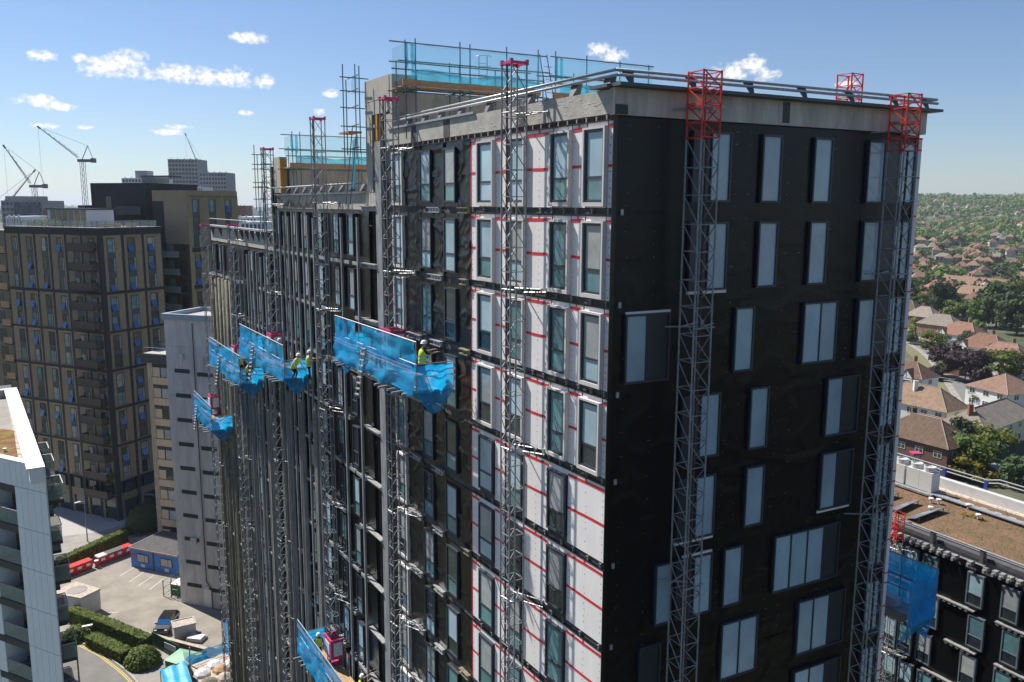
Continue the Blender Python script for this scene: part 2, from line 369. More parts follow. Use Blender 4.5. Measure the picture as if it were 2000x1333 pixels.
# ------------------------------------------------------------------ THE TOWER UNDER CONSTRUCTION
_c0 = atY(1199.6, 237, 26.0); C0 = Vector((_c0.x, _c0.y, 0))
LD, RD = dirv(AZL), dirv(AZR)
FL = Fac(C0, AZL + 180); FR = Fac(C0, AZR)      # long facade (x = -s) and end facade (x = t)
FE = Fac(C0 + RD * 13.82, AZL)                    # far side facade, x = s
def SK(t, s, z): return C0 + RD * t + LD * s + Vector((0, 0, z))
FH, Z0 = 2.87, 52.54
BL = E('unfinished_apartment_block', 'tall black wrapped apartment block under construction with white boarded bays and red tape', 'building', C0)
def bx(F, x0, x1, o0, o1, z0, z1, mb=None): return (mb or MB()).box(x0, x1, -o1, -o0, z0, z1, F)
def sheet(F, x0, x1, z0, z1, o, amp, step, seed, edge=True):
    nx = max(2, int((x1 - x0) / step)); nzz = max(2, int((z1 - z0) / step)); mb = MB(); vs = []
    for j in range(nzz + 1):
        for i in range(nx + 1):
            x = x0 + (x1 - x0) * i / nx; z = z0 + (z1 - z0) * j / nzz
            a = noise.noise((x * .55 + z * .35 + seed, z * 1.15 - x * .25, seed * .7)); b = noise.noise((x * 1.5 - z * 1.1, z * 2.2 + x * .9, seed + 5)); c = noise.noise((x * .45, z * .5, seed + 9))
            rdg = max(0, 1 - abs(a) * 5.5) ** 2 * .8 + max(0, 1 - abs(b) * 5) ** 2 * .55 * max(0, c + .45) + .25 * c
            vs.append(F(x, -(o + amp * rdg), z))
    fs = [(j * (nx + 1) + i, j * (nx + 1) + i + 1, (j + 1) * (nx + 1) + i + 1, (j + 1) * (nx + 1) + i) for j in range(nzz) for i in range(nx)]
    return mb.add(vs, fs)
# --- masses
mb = MB()
mb.box(.22, 13.6, .22, 18.4, 0, 52.72, SK); mb.box(1.2, 13.6, 18.4, 19.85, 0, 52.72, SK); mb.box(.22, 13.6, 19.85, 36.6, 0, 50.0, SK); mb.box(.22, 13.6, 36.6, 57.2, 0, 47.4, SK)
M('wall', mb, MT['slab'], BL)
M('roof_deck', MB().box(.05, 13.7, .1, 16.6, 52.72, 52.98, SK), MT['concrete'], BL)
M('roof_deck', MB().box(.05, 13.7, 19.9, 34.8, 50.0, 50.3, SK), MT['concrete_dark'], BL)
M('roof_deck', MB().box(.05, 13.7, 36.7, 57.1, 47.4, 47.7, SK), MT['concrete_dark'], BL)
# --- end facade: lapped black membrane strips with wrinkles
zt = 52.66; k = 0
while zt > 24:
    zb = zt - 1.435
    low = min(1, max(0, (47 - zt) / 15))
    M('membrane_sheet', sheet(FR, -.02, 13.66, zb - .06, zt, .02 + .012 * (k % 2), .014 + .05 * low, .12, k * 3.1), MT['membrane'], BL, smooth=True)
    zt = zb; k += 1
M('membrane_sheet', bx(FR, -.02, 13.66, 0, .03, 0, 24), MT['membrane'], BL)
mb = MB()
for k in range(8):
    z = Z0 - FH * k - 2.72
    bx(FR, .26, .36, .03, .1, z - .1, z + .08, mb)
M('membrane_clip', mb, MT['galv'], BL, kind='stuff')
mb = MB(); rr = random.Random(3)
for i in range(560):
    x, z = rr.choice([.5, 1.6, 2.7, 4.8, 5.4, 7.2, 7.9, 9.4, 10.5, 11.8, 13.1]) + rr.uniform(-.06, .06), 26 + rr.randint(0, 66) * .4
    bx(FR, x, x + .018, .05, .062, z, z + .018, mb)
M('membrane_staple', mb, MT['galv'], BL, kind='stuff')
def window(F, P, x0, x1, z0, z1, panes, proud=.1, casing=None, fmat='frame', back=-.06, fw=.07, glassback=.045):
    mb = MB()
    bx(F, x0, x0 + fw, back, proud, z0, z1, mb); bx(F, x1 - fw, x1, back, proud, z0, z1, mb)
    bx(F, x0 + fw, x1 - fw, back, proud, z0, z0 + fw, mb); bx(F, x0 + fw, x1 - fw, back, proud, z1 - fw, z1, mb)
    for (xa, xb, za, zb, mm) in panes:
        if xa > x0 + fw + .02: bx(F, xa - .05, xa, back, proud - .01, z0 + fw, z1 - fw, mb)
        if za > z0 + fw + .02: bx(F, xa, xb, back, proud - .012, za - .07, za, mb)
    w = M('window', mb, MT[fmat], P)
    for (xa, xb, za, zb, mm) in panes:
        M('pane', bx(F, xa, xb, back + .01, proud - glassback + random.uniform(-.004, .004), za, zb), MT[mm], w)
    if casing:
        c = .085; mb = MB(); d = proud + .05
        bx(F, x0 - c, x0 - .004, .02, d, z0 - .13, z1 + .07, mb); bx(F, x1 + .004, x1 + c, .02, d, z0 - .13, z1 + .07, mb)
        bx(F, x0 - .004, x1 + .004, .02, d, z1 + .004, z1 + .07, mb); bx(F, x0 - .004, x1 + .004, .02, d, z0 - .13, z0 - .004, mb)
        M('casing', mb, MT[casing], w)
    return w
def rwin(k, cols, xs, off=0):
    zt_ = 52.37 - FH * k; zb_ = zt_ - 2.24; ps = []
    n = len(cols)
    for i, c in enumerate(cols):
        a, b = xs[i], xs[i + 1]
        ps.append((a + .07 if i == 0 else a + .025, b - .07 if i == n - 1 else b - .025, zb_ + .07, zt_ - .07, {'g': 'glass_sky', 'd': 'infill'}[c]))
    w = window(FR, BL, xs[0], xs[-1], zb_, zt_, ps, proud=.155, glassback=.05)
for k, cols, xs in [
    (0, 'dg', (2.95, 3.72, 4.55)), (0, 'g', (5.89, 6.79)), (0, 'g', (8.28, 9.19)), (0, 'gdg', (10.98, 11.87, 12.72, 13.55)),
    (1, 'dg', (2.95, 3.72, 4.55)), (1, 'g', (5.89, 6.79)), (1, 'g', (8.28, 9.19)), (1, 'gdg', (10.98, 11.87, 12.72, 13.55)),
    (2, 'gd', (.52, 1.36, 2.28)), (2, 'g', (5.03, 5.91)), (2, 'gg', (8.23, 9.1, 9.95)), (2, 'gdg', (11.0, 11.88, 12.72, 13.5)),
    (3, 'dg', (2.91, 3.7, 4.56)), (3, 'g', (5.9, 6.79)), (3, 'gd', (9.65, 10.5, 11.4)), (3, 'g', (12.6, 13.45)),
    (4, 'dg', (2.85, 3.65, 4.5)), (4, 'g', (5.87, 6.77)), (4, 'gd', (9.62, 10.45, 11.33)), (4, 'g', (12.6, 13.45)),
    (5, 'g', (2.02, 2.76)), (5, 'dg', (2.9, 3.7, 4.51)), (5, 'g', (5.03, 5.92)), (5, 'gggd', (7.45, 8.3, 9.15, 10.0, 10.86)), (5, 'g', (12.6, 13.45)),
    (6, 'd', (1.45, 2.36)), (6, 'gg', (5.07, 5.95, 6.84)), (6, 'ggd', (8.86, 9.7, 10.55, 11.44)), (6, 'g', (12.6, 13.45)),
    (7, 'ggd', (8.86, 9.7, 10.55, 11.44)), (7, 'dg', (2.9, 3.7, 4.51)), (7, 'g', (5.03, 5.92)), (7, 'g', (12.6, 13.45)), (8, 'gg', (5.07, 5.95, 6.84)), (8, 'gd', (9.62, 10.45, 11.33))]:
    rwin(k, cols, xs)
for k, x0, x1, top in [(1, 2.95, 4.6, 0), (2, .55, 2.3, 1), (4, 2.85, 4.5, 0), (5, 3.2, 4.5, 1), (4, 9.6, 11.3, 0)]:
    z = 52.37 - FH * k + (.005 if top else -2.24 - .105)
    M('sill_board', bx(FR, x0, x1, .03, .10, z, z + (.07 if top else .1)), MT['board'], BL)
mb = MB()                                                     # white boarded far edge
for k in range(20): M('edge_board', bx(FR, 13.665, 13.85, -.1, .13, 52.55 - 1.435 * (k + 1), 52.55 - 1.435 * k - .012), MT['board'], BL)
for k in range(20):
    for dz in (.0, .42) if k % 3 == 0 else (.0,):
        z = 52.5 - 1.435 * k - dz; M('tape', bx(FR, 13.66, 13.856, -.11, .137, z, z + .06), MT['tape'], BL)
# --- long facade A : white boards, red tape, boxed windows
def tapeline(x0, x1, z, hgt=.092): 
    n = max(1, int((x1 - x0) / .5)); mb = MB(); ph = random.uniform(0, 6)
    for i in range(n):
        a, b = x0 + (x1 - x0) * i / n, x0 + (x1 - x0) * (i + 1) / n
        za, zb = z + .012 * sin(a * 2 + ph), z + .012 * sin(b * 2 + ph)
        mb.add([FL(a, -.042, za), FL(b, -.042, zb), FL(b, -.042, zb + hgt), FL(a, -.042, za + hgt)], [(0, 1, 2, 3)])
    M('tape', mb, MT['tape'], BL)
def board(s0, s1, z0, z1, fix=True):
    M('board', bx(FL, -s1, -s0, 0, .03, z0, z1), MT['board'], BL)
    if fix:
        mb = MB()
        for s in [s0 + .12, s1 - .12] + ([(s0 + s1) / 2] if s1 - s0 > 1.2 else []):
            n = int((z1 - z0) / .24)
            for i in range(n):
                if random.random() < .12: continue
                z = z0 + .1 + i * .24 + random.uniform(-.03, .03); a = s + random.uniform(-.02, .02)
                bx(FL, -a - .014, -a + .014, .031, .034, z, z + .032, mb)
        M('fixing', mb, MT['fixing'], BL, kind='stuff')
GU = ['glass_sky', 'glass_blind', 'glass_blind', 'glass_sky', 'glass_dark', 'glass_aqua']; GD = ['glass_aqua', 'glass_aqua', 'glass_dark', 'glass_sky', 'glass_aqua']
def lwin(k, s0, s1, zt_, casing=None, proud=.14, up=None, dn=None):
    zb_ = zt_ - 2.22; x0, x1 = -s1, -s0; zm = zt_ - 1.42
    window(FL, BL, x0, x1, zb_, zt_, [(x0 + .08, x1 - .08, zb_ + .08, zm - .07, dn or random.choice(GD)), (x0 + .08, x1 - .08, zm, zt_ - .08, up or random.choice(GU))], proud=proud, casing=casing, fw=.08)
NA = 12
for k in range(NA):
    zt_ = Z0 - FH * k; zb_ = zt_ - 2.6; zw = zt_ - .21; zj = zt_ - 1.33
    first = k < 4
    wins = [(.3, 1.28), (2.18, 3.17), (4.93, 5.93), (7.14, 8.22)] if first else [(2.1, 3.22), (4.93, 5.93), (7.1, 8.25)]
    pans = [(-.02, .21), (1.37, 2.09), (3.26, 4.84), (6.02, 7.05), (8.31, 8.95)] if first else [(-.02, 2.06), (3.26, 4.89), (6.0, 7.06), (8.29, 8.95)]
    for s0, s1 in pans:
        board(s0, s1, zb_, zj - .006); board(s0, s1, zj + .006, zt_)
        tapeline(-s1 + .02, -s0 - .02, zj - .035); tapeline(-s1 + .02, -s0 - .02, zt_ - .20, .1)
        if s1 - s0 > .6: M('tape', bx(FL, -(s0 + s1) / 2 - .035, -(s0 + s1) / 2 + .035, .03, .0445, zt_ - .14, zt_ + .01), MT['tape'], BL)
    for s0, s1 in wins:
        M('board', bx(FL, -s1 - .02, -s0 + .02, 0, .02, zw + .01, zt_), MT['board'], BL)
        M('board', bx(FL, -s1 - .02, -s0 + .02, 0, .02, zb_, zw - 2.23), MT['board' if first else 'membrane_shiny'], BL)
        lwin(k, s0, s1, zw, 'board_casing' if first else None, up='glass_sky' if k == 0 else None)
    M('tape', bx(FL, -8.985, -8.94, .03, .047, zb_, zt_), MT['tape'], BL)
    # black bays
    for s0, s1 in [(8.99, 10.1), (11.3, 12.4), (13.6, 15.35), (16.45, 17.6)]:
        for a, b in ((zb_, zj), (zj - .03, zt_ + .02)):
            M('membrane_sheet', sheet(FL, -s1, -s0, a, b, .02 + (.01 if a > zb_ else 0), .085 if k < 6 else .05, .075, k * 7 + s0 + a), MT['membrane_shiny'], BL, smooth=True)
    for s0, s1 in [(10.17, 11.23), (12.46, 13.54), (15.42, 16.4)]:
        M('membrane_sheet', bx(FL, -s1 - .05, -s0 + .05, -.02, .015, zb_, zt_), MT['membrane_shiny'], BL)
        lwin(k, s0, s1, zw, 'board_casing' if s0 > 15 else None)
    # slab zone below the row: dark recess, cast-in brackets
    M('slab_edge', bx(FL, -17.6, .0, -.15, -.02, zb_ - .27, zb_), MT['slab'], BL)
    M('slab_flashing', bx(FL, -8.9, .02, -.02, .05, zb_ - .27, zb_ - .2), MT['membrane_shiny'], BL)
    mb = MB(); s = .12
    while s < 8.8:
        bx(FL, -s - .02, -s + .02, -.02, .07, zb_ - .2, zb_ - .04, mb); bx(FL, -s - .05, -s + .05, .07, .085, zb_ - .07, zb_ - .03, mb); s += random.choice((.7, .85, 1.05))
    M('slab_bracket', mb, MT['bracket_grey'], BL, kind='stuff')
    for s0, s1, mm in [(9.0, 10.05, 'rockwool'), (11.5, 12.8, 'galv'), (13.7, 15.3, 'galv')]:
        if random.random() < .85:
            a = s0 + random.uniform(-.1, .2); b = s1 - random.uniform(0, .4); mb = MB()
            bx(FL, -b, -a, .03, .2, zb_ - .26, zb_ - .22, mb); bx(FL, -b, -a, .03, .22, zb_ - .06, zb_ - .02, mb)
            n = int((b - a) / .28)
            for i in range(n): bx(FL, -a - .28 * i - .2, -a - .28 * i, .04, .16, zb_ - .22, zb_ - .06, mb)
            M('cavity_barrier', mb, MT[mm], BL)
M('membrane_sheet', bx(FL, -17.6, 0, 0, .03, 0, Z0 - FH * NA), MT['membrane'], BL)
M('corner_trim', bx(FL, .03, .075, -.08, .06, 20, Z0 + .05), MT['membrane_shiny'], BL)
M('steel_column', bx(FL, -18.41, -17.64, .0, .22, 0, 53.0), MT['galv_dull'], BL)
mb = MB(); s = .1
while s < 17.5:
    bx(FL, -s - .13, -s + .13, -.12, .0, Z0 + .05, Z0 + .17, mb); s += .52
M('brick_pad', mb, MT['rust_brick'], BL, kind='stuff')
mb = MB(); s = .3
while s < 17.5:
    bx(FL, -s - .035, -s + .035, -.05, .06, Z0 + .03, Z0 + .17, mb); s += .52
M('slab_bracket', mb, MT['bracket_grey'], BL, kind='stuff')
M('slab_flashing', bx(FL, -17.6, 0, -.02, .09, Z0 + .005, Z0 + .035), MT['membrane_shiny'], BL)
# --- sections B and C of the long facade
def section(sa, sb, ztop, rows, wins, rails, cass, zc):
    for k in range(rows):
        zt_ = ztop - FH * k; zb_ = zt_ - 2.6
        M('membrane_sheet', sheet(FL, -sb, -sa, zb_ - .28, zt_ + .02, .0, .05, .28, k * 5 + sa), MT['membrane_shiny'], BL, smooth=True)
        for s0, s1 in wins: lwin(k, s0, s1, zt_ - .15, proud=.3)
        s = sa + .4
        while s < sb - 1.2:
            ln = random.uniform(.8, 1.9)
            if random.random() < .75:
                mb = MB(); bx(FL, -s - ln, -s, .03, .36, zb_ - .2, zb_ - .14, mb); bx(FL, -s - ln, -s, .30, .36, zb_ - .14, zb_ - .03, mb)
                for i in range(int(ln / .3)): bx(FL, -s - .3 * i - .1, -s - .3 * i - .02, .05, .28, zb_ - .14, zb_ - .04, mb)
                M('support_ledge', mb, MT['galv'], BL)
            s += ln + random.uniform(.1, .8)
    for s in rails:
        z1 = ztop - random.uniform(.1, .5); z = z1
        M('cladding_rail', bx(FL, -s - .065, -s + .065, .33, .45, 1.5, z1), MT['galv_dull'], BL)
    for i, s in enumerate(cass):
        zc_ = zc + random.uniform(-2.2, .6); wd = random.uniform(.17, .25)
        mb = MB(); bx(FL, -s - wd, -s + wd, .30, .52, 1.5, zc_, mb)
        M('cladding_cassette', mb, MT['cassette' if i % 3 else 'wool_dark'], BL)
        M('cassette_lit_edge', bx(FL, -s + wd, -s + wd + .03, .28, .56, 1.5, zc_ - .1), MT['galv_dull'], BL)  # added lighter strip imitating the thin sunlit edge of the cassette
section(19.85, 36.4, 49.7, 14, [(21.4, 22.3), (23.65, 24.6), (26.4, 27.3), (29.2, 29.95), (31.4, 32.1), (33.2, 33.9), (34.9, 35.5)],
        [20.5, 22.9, 25.5, 27.6, 28.65, 29.6, 30.7, 31.7, 32.6, 33.5, 34.5, 35.9], [28.1, 31.0, 33.9, 35.4], 39.0)
section(36.7, 57.0, 46.75, 15, [(38.2, 39.0), (40.4, 41.1), (42.3, 43.0), (44.6, 45.3), (48.5, 49.3), (52.6, 53.4), (55.4, 56.1)],
        [37.3, 38.5, 39.6, 40.7, 41.7, 42.6, 43.4, 44.6, 45.9, 47.5, 48.4, 51.2, 54.3, 56.8], [38.9, 41.2, 43.8, 46.8], 36.5)
for s in (49.2, 50.6, 51.9, 53.3, 54.6, 55.9):                      # bare mineral wool columns at the far end
    T = FL
    mb = MB(); zz = 44.0 - random.uniform(0, .5); mb.lathe([(.24, 1.5), (.27, 12), (.23, 20), (.28, 28), (.26, 36), (.29, zz)], 9, (0, 0, 0), lambda x, y, z: FL(-s + x, -.3 + y * .8, z))
    M('mineral_wool_column', mb, MT['rockwool'], BL, smooth=True)
for k in range(17):                                                   # galvanised straps bridging the dark slot
    z = 50.0 - FH * k
    mb = MB(); bx(FL, -20.5, -18.42, .10, .16, z - .32, z - .1, mb); bx(FL, -20.5, -18.42, .05, .34, z - .1, z - .06, mb)
    M('slot_strap', mb, MT['galv_dull'], BL)
M('slot_lining', MB().box(1.1, 1.19, 18.42, 19.84, 0, 50, SK), MT['membrane'], BL)
M('slot_pipe', MB().tube(FL(-19.2, .9, 2), FL(-19.2, .9, 50), .03), MT['coping_light'], BL)
# --- parapets and copings
M('concrete_upstand', bx(FL, -17.4, .0, -.18, .06, 52.74, 53.46), MT['concrete'], BL)
M('concrete_upstand', bx(FR, -.06, 14.05, -.16, .10, 52.70, 53.50), MT['concrete_dark'], BL)
M('concrete_upstand', MB().box(13.75, 14.0, .1, 16.5, 52.74, 53.46, SK), MT['concrete_dark'], BL)
for s, w_ in ((5.2, .32), (11.0, .3), (14.2, .25)): M('upstand_patch', bx(FL, -s - w_, -s + w_, .06, .066, 52.76, 53.44), MT['slab'], BL)
M('upstand_patch', bx(FR, 6.72, 7.05, .10, .107, 52.78, 53.47), MT['membrane_shiny'], BL)
M('upstand_patch', bx(FR, -.03, .38, .10, .16, 52.72, 53.0), MT['membrane_shiny'], BL)
mb = MB(); rr = random.Random(9)
for i in range(46):
    s = rr.uniform(.5, 9); z = rr.uniform(52.85, 53.35); bx(FL, -s - .09, -s + .09, .061, .066, z, z + .018, mb)
M('cast_in_tie', mb, MT['line_white'], BL, kind='stuff')
M('coping', bx(FR, -.15, 14.4, -.25, .5, 53.505, 53.60), MT['coping'], BL)
M('coping', bx(FL, -.85, .05, -.2, .34, 53.49, 53.58), MT['coping'], BL)
M('coping', bx(FL, -17.0, -8.6, -.2, .14, 53.47, 53.56), MT['coping_light'], BL)
M('coping', bx(FL, -36.2, -20.0, -.2, .2, 50.58, 50.68), MT['coping_light'], BL)
M('coping', bx(FL, -57.4, -36.9, -.2, .35, 48.10, 48.22), MT['coping_light'], BL)
M('concrete_upstand', bx(FL, -36.2, -20.0, -.2, .03, 49.75, 50.57), MT['concrete'], BL)
M('upstand_wrap', sheet(FL, -36.1, -28.0, 49.8, 50.5, .035, .05, .12, 4.4), MT['membrane_shiny'], BL, smooth=True)
M('concrete_upstand', bx(FL, -57.2, -36.9, -.2, .03, 46.85, 47.9), MT['beige'], BL)
def rails(pts, zs, r=.045):
    for z in zs: M('guard_rail', MB().path([p + Vector((0, 0, z)) for p in pts], r, 8), MT['galv'], BL, smooth=True)
rails([FL(-17.4, .28, 0), FR(.1, .1, 0)], [54.03], .05); rails([FL(-17.4, .14, 0), FR(.1, -.02, 0)], [53.87], .05)
rails([FR(.1, .1, 0), FR(14.8, .1, 0)], [54.03], .05); rails([FR(.1, -.02, 0), FR(14.7, -.02, 0)], [53.87], .05)
rails([FR(14.8, .1, 0), SK(14.6, 6, 0)], [54.03], .05)
rails([FL(-37.4, -.3, 0), FL(-20.1, -.3, 0)], [51.07], .05); rails([FL(-57.3, -.05, 0), FL(-37.2, -.05, 0)], [48.75], .03)
def vbr(F, x, z0, z1, oy=0.0, w0=.06, w1=.2):
    mb = MB()
    y0, y1 = -.04 + oy, .2 + oy
    mb.add([F(x - w0, y0, z0), F(x + w0, y0, z0), F(x + w1, y1, z1), F(x - w1, y1, z1), F(x - w0, y0 + .025, z0), F(x + w0, y0 + .025, z0), F(x + w1, y1 + .025, z1), F(x - w1, y1 + .025, z1)],
           [(0, 1, 2, 3), (7, 6, 5, 4), (0, 4, 5, 1), (1, 5, 6, 2), (2, 6, 7, 3), (3, 7, 4, 0)])
    mb.add([F(x + w0, y0, z0), F(x + w0, y1 + .1, z0), F(x + w1, y1 + .1, z1), F(x + w1, y1, z1), F(x + w0 + .02, y0, z0), F(x + w0 + .02, y1 + .1, z0), F(x + w1 + .02, y1 + .1, z1), F(x + w1 + .02, y1, z1)],
           [(0, 1, 2, 3), (7, 6, 5, 4), (0, 4, 5, 1), (1, 5, 6, 2), (2, 6, 7, 3), (3, 7, 4, 0)])
    M('rail_bracket', mb, MT['coping'], BL)
for s in (.55, 2.3, 5.0, 7.9, 10.2, 12.0, 13.6, 15.3, 16.8): vbr(FL, -s, 53.38, 53.9, w1=.23 if s < 3 else .19)
for t in (.5, 2.9, 5.3, 7.7, 10.0, 12.3, 14.0): vbr(FR, t, 53.6, 53.98, oy=-.12)
for s in (21, 22.6, 24.2, 25.9, 27.5, 29.1, 30.7, 32.4, 34.2, 36): vbr(FL, -s, 50.65, 51.05)
for s in (38, 39.5, 41, 42.6, 44.2, 45.8, 47.5, 50, 53, 56): 
    M('rail_bracket', MB().add([FL(-s - .05, -.05, 47.3), FL(-s + .05, -.05, 47.3), FL(-s + .05, -.34, 48.1), FL(-s - .05, -.34, 48.1), FL(-s - .05, .05, 48.1), FL(-s + .05, .05, 48.1)], [(0, 1, 2, 3), (3, 2, 5, 4), (0, 3, 4), (1, 5, 2), (0, 4, 5, 1)]), MT['coping'], BL)
# --- raised stair blocks
def crown(s0, s1, zb, zt_, t1, label=''):
    M('stair_block_wall', MB().box(.5, t1, s0, s1, zb, zt_ - .75, SK), MT['concrete_dark'], BL)
crown(16.7, 19.8, 52.98, 55.95, 13.2); crown(34.85, 36.55, 50.3, 53.1, 13.2)
for a, b in ((16.75, 18.1), (18.11, 19.8)): M('beige_panel', bx(FL, -b, -a, -.45, .12, 54.95, 55.95), MT['beige'], BL)
M('beige_panel', bx(FL, -19.8, -17.0, -.45, .11, 54.30, 54.94), MT['beige'], BL)
M('beige_panel', bx(FL, -19.75, -18.95, -.45, .12, 50.62, 54.29), MT['beige'], BL)
M('beige_panel', MB().box(-.1, 1.15, 16.45, 16.72, 54.2, 55.94, SK), MT['beige'], BL)
M('beige_panel', MB().box(-.08, .45, 16.5, 17.6, 52.99, 54.19, SK), MT['beige'], BL)
M('insulation_board', bx(FL, -18.62, -18.3, -.4, .1, 50.62, 54.28), MT['insul_orange'], BL)
M('membrane_strip', bx(FL, -18.94, -18.63, -.4, .02, 50.62, 54.28), MT['membrane'], BL)
for z in (51.2, 52.6, 53.7): M('fixing_rail', bx(FL, -18.94, -18.63, .0, .08, z, z + .14), MT['galv'], BL)
M('concrete_corbel', bx(FL, -19.9, -18.43, -.5, .15, 49.85, 50.58), MT['concrete'], BL)
M('beige_panel', bx(FL, -36.5, -35.0, -.4, .1, 50.75, 53.05), MT['beige'], BL)
M('insulation_board', bx(FL, -34.98, -34.86, -.3, .1, 50.7, 52.9), MT['insul_orange'], BL)
for s in (36.9, 37.2): M('insulation_board', bx(FL, -s - .12, -s, -.4, .1, 46.9, 52.5), MT['insul_orange' if s > 37 else 'membrane'], BL)
for t in (2, 4.4, 7, 9.5): M('roof_plant_plinth', MB().box(t, t + 1.2, 8.2, 9.6, 52.99, 53.3, SK), MT['ply'], BL)
# ------------------------------------------------------------------ roof scaffolds with nets
def scaffold(name, label, s, t0, t1, zb, zdk, zn, posts, teal, ret=None):
    P = E(name, label, 'scaffold', SK(t0, s, zb), 'roof scaffolds')
    for t in posts:
        M('standard', MB().tube(SK(t, s, zb), SK(t, s, zn + random.uniform(.05, .3)), .03, 6), MT['scaf'], P)
        M('standard', MB().tube(SK(t + .1, s + 1.25, zb), SK(t + .1, s + 1.25, zdk + random.uniform(.9, 1.3)), .03, 6), MT['scaf'], P)
        M('transom', MB().tube(SK(t + .05, s - .35, zdk - .32), SK(t + .05, s + 1.5, zdk - .32), .028, 5), MT['scaf'], P)
    for z, ds in ((zdk + .5, 0), (zdk + .86, 0), (zn, 0), (zdk - .3, 0), (zdk + 1.0, 1.25), (zdk - .3, 1.25)):
        a, b = random.uniform(.2, .7), random.uniform(.1, .5)
        M('ledger', MB().tube(SK(t0 - a, s + ds, z), SK(t1 + b, s + ds, z + random.uniform(-.03, .03)), .03, 6), MT['scaf'], P)
    n = int((t1 - t0) / .9); 
    for j, (ds0, ds1) in enumerate(((.05, .38), (.42, .75), (.79, 1.12))):
        M('scaffold_board', MB().box(t0 - .15, t1, s + ds0, s + ds1, zdk - .25, zdk - .2, SK), MT['timber'], P)
    M('toe_board', MB().box(t0 - .1, t1, s - .03, s + .02, zdk - .2, zdk + .08, SK), MT['ply'], P)
    def netgrid(f, nx, nz_, nm, mm):
        vs = [f(i / nx, j / nz_) for j in range(nz_ + 1) for i in range(nx + 1)]
        M(nm, MB().add(vs, [(j * (nx + 1) + i, j * (nx + 1) + i + 1, (j + 1) * (nx + 1) + i + 1, (j + 1) * (nx + 1) + i) for j in range(nz_) for i in range(nx)]), MT[mm], P, smooth=True)
    netgrid(lambda u, v: SK(t0 + (t1 - t0) * u, s - .05 + .06 * sin(u * 17) * (1 - v), zdk + .1 + (zn - zdk - .12 - .06 * abs(sin(u * pi * len(posts)))) * v), 36, 6, 'debris_net', 'net_teal')
    netgrid(lambda u, v: SK(t0 + .3 + (t1 - t0 - .3) * u, s - .07 + .05 * sin(u * 29 + v * 3), zdk + .05 + (.42 + .1 * sin(u * 11)) * v), 36, 3, 'debris_net', 'net_teal_thick')
    if ret: netgrid(lambda u, v: SK(t0 + .03 * sin(v * 9), s + ret * u, zdk + .1 + (zn - zdk - .15) * v), 8, 5, 'debris_net', 'net_teal')
    for u in (0.0, .06):
        a = SK(t0 + u * 5, s - .04, zn); M('net_tie', MB().add([a, a + Vector((.12, 0, 0)), a + Vector((.16, .05, -.9)), a + Vector((.05, .02, -1.3)), a + Vector((-.03, 0, -.6))], [(0, 1, 2, 3, 4)]), MT['net_teal_thick'], P)
    return P
S1 = scaffold('roof_scaffold', 'teal netted tube scaffold on the higher stair block behind the pink topped mast', 15.0, -.1, 6.85, 52.98, 55.45, 57.1, (-.06, .42, 2.6, 3.1, 5.0, 6.7), 1, 1.4)
S2 = scaffold('roof_scaffold', 'thin teal netted scaffold at the right end of the roof stair block', 15.2, 7.75, 13.6, 52.98, 55.4, 57.15, (7.8, 9.6, 11.6, 13.4), 1)
S3 = scaffold('roof_scaffold', 'blue netted scaffold on the lower far stair block behind a grey mast', 33.4, .2, 6.6, 50.3, 52.55, 54.35, (.3, .8, 2.2, 4.6, 5.2, 6.5), 1, 1.4)
P = S1
M('net_tie', MB().add([SK(10.5, 14.9, 55.2), SK(12.0, 14.9, 55.9), SK(12.1, 14.85, 55.78), SK(11.0, 14.9, 55.15)], [(0, 1, 2, 3)]), MT['net'], S2)
M('debris_net', MB().add([SK(11.9, 14.9, 55.3), SK(13.7, 14.9, 55.35), SK(13.7, 14.9, 56.2), SK(12.0, 14.9, 56.1)], [(0, 1, 2, 3)]), MT['net_teal_thick'], S2)
# scaffold tubes at the left end of each stair block
def corner_tubes(s, z0, z1, label, dz):
    P = E('edge_scaffold', label, 'scaffold', FL(-s, -.6, z0), 'edge scaffolds')
    for ds, do in ((0, .4), (.35, .75), (-.8, .5), (.1, 1.0)):
        M('standard', MB().tube(FL(-s - ds, -do, z0 - random.uniform(0, 1.2)), FL(-s - ds, -do, z1 + random.uniform(-.4, .5)), .03, 6), MT['scaf'], P)
    for z in (z0 + .2, z0 + 1.3, z0 + 2.2, z1 - .9, z1 - .25):
        M('ledger', MB().tube(FL(-s - .9, -.45, z), FL(-s + .6, -.5, z + .02), .028, 6), MT['scaf'], P)
        M('transom', MB().tube(FL(-s, .3, z - .06), FL(-s, -1.2, z - .06), .028, 6), MT['scaf'], P)
    M('brace', MB().tube(FL(-s - 1.2, -.6, z0 - 2.6), FL(-s, -.6, z0 + 1.2), .028, 6), MT['scaf'], P)
    M('brace', MB().tube(FL(-s - .6, -.6, z0 - 2.6), FL(-s + .3, -.5, z0 + 1.0), .028, 6), MT['scaf'], P)
    M('scaffold_board', bx(FL, -s - .9, -s + .5, .3, 1.0, z0 + .9, z0 + .98), MT['timber'], P)
    M('debris_net', MB().add([FL(-s - .7, -.4, z0 - 1.8), FL(-s, -.5, z0 - 1.8), FL(-s, -.45, z0 + .7), FL(-s - .6, -.4, z0 + .6)], [(0, 1, 2, 3)]), MT['net_teal_thick'], P)
    M('debris_net', MB().add([FL(-s - .9, -.3, z1 - 1.0), FL(-s + .4, -.4, z1 - 1.1), FL(-s + .3, -.4, z1 - .2), FL(-s - .8, -.3, z1 - .3)], [(0, 1, 2, 3)]), MT['net_teal'], P)
corner_tubes(20.3, 52.6, 56.5, 'tube scaffold and boards hung outside the beige frame of the higher stair block', 1)
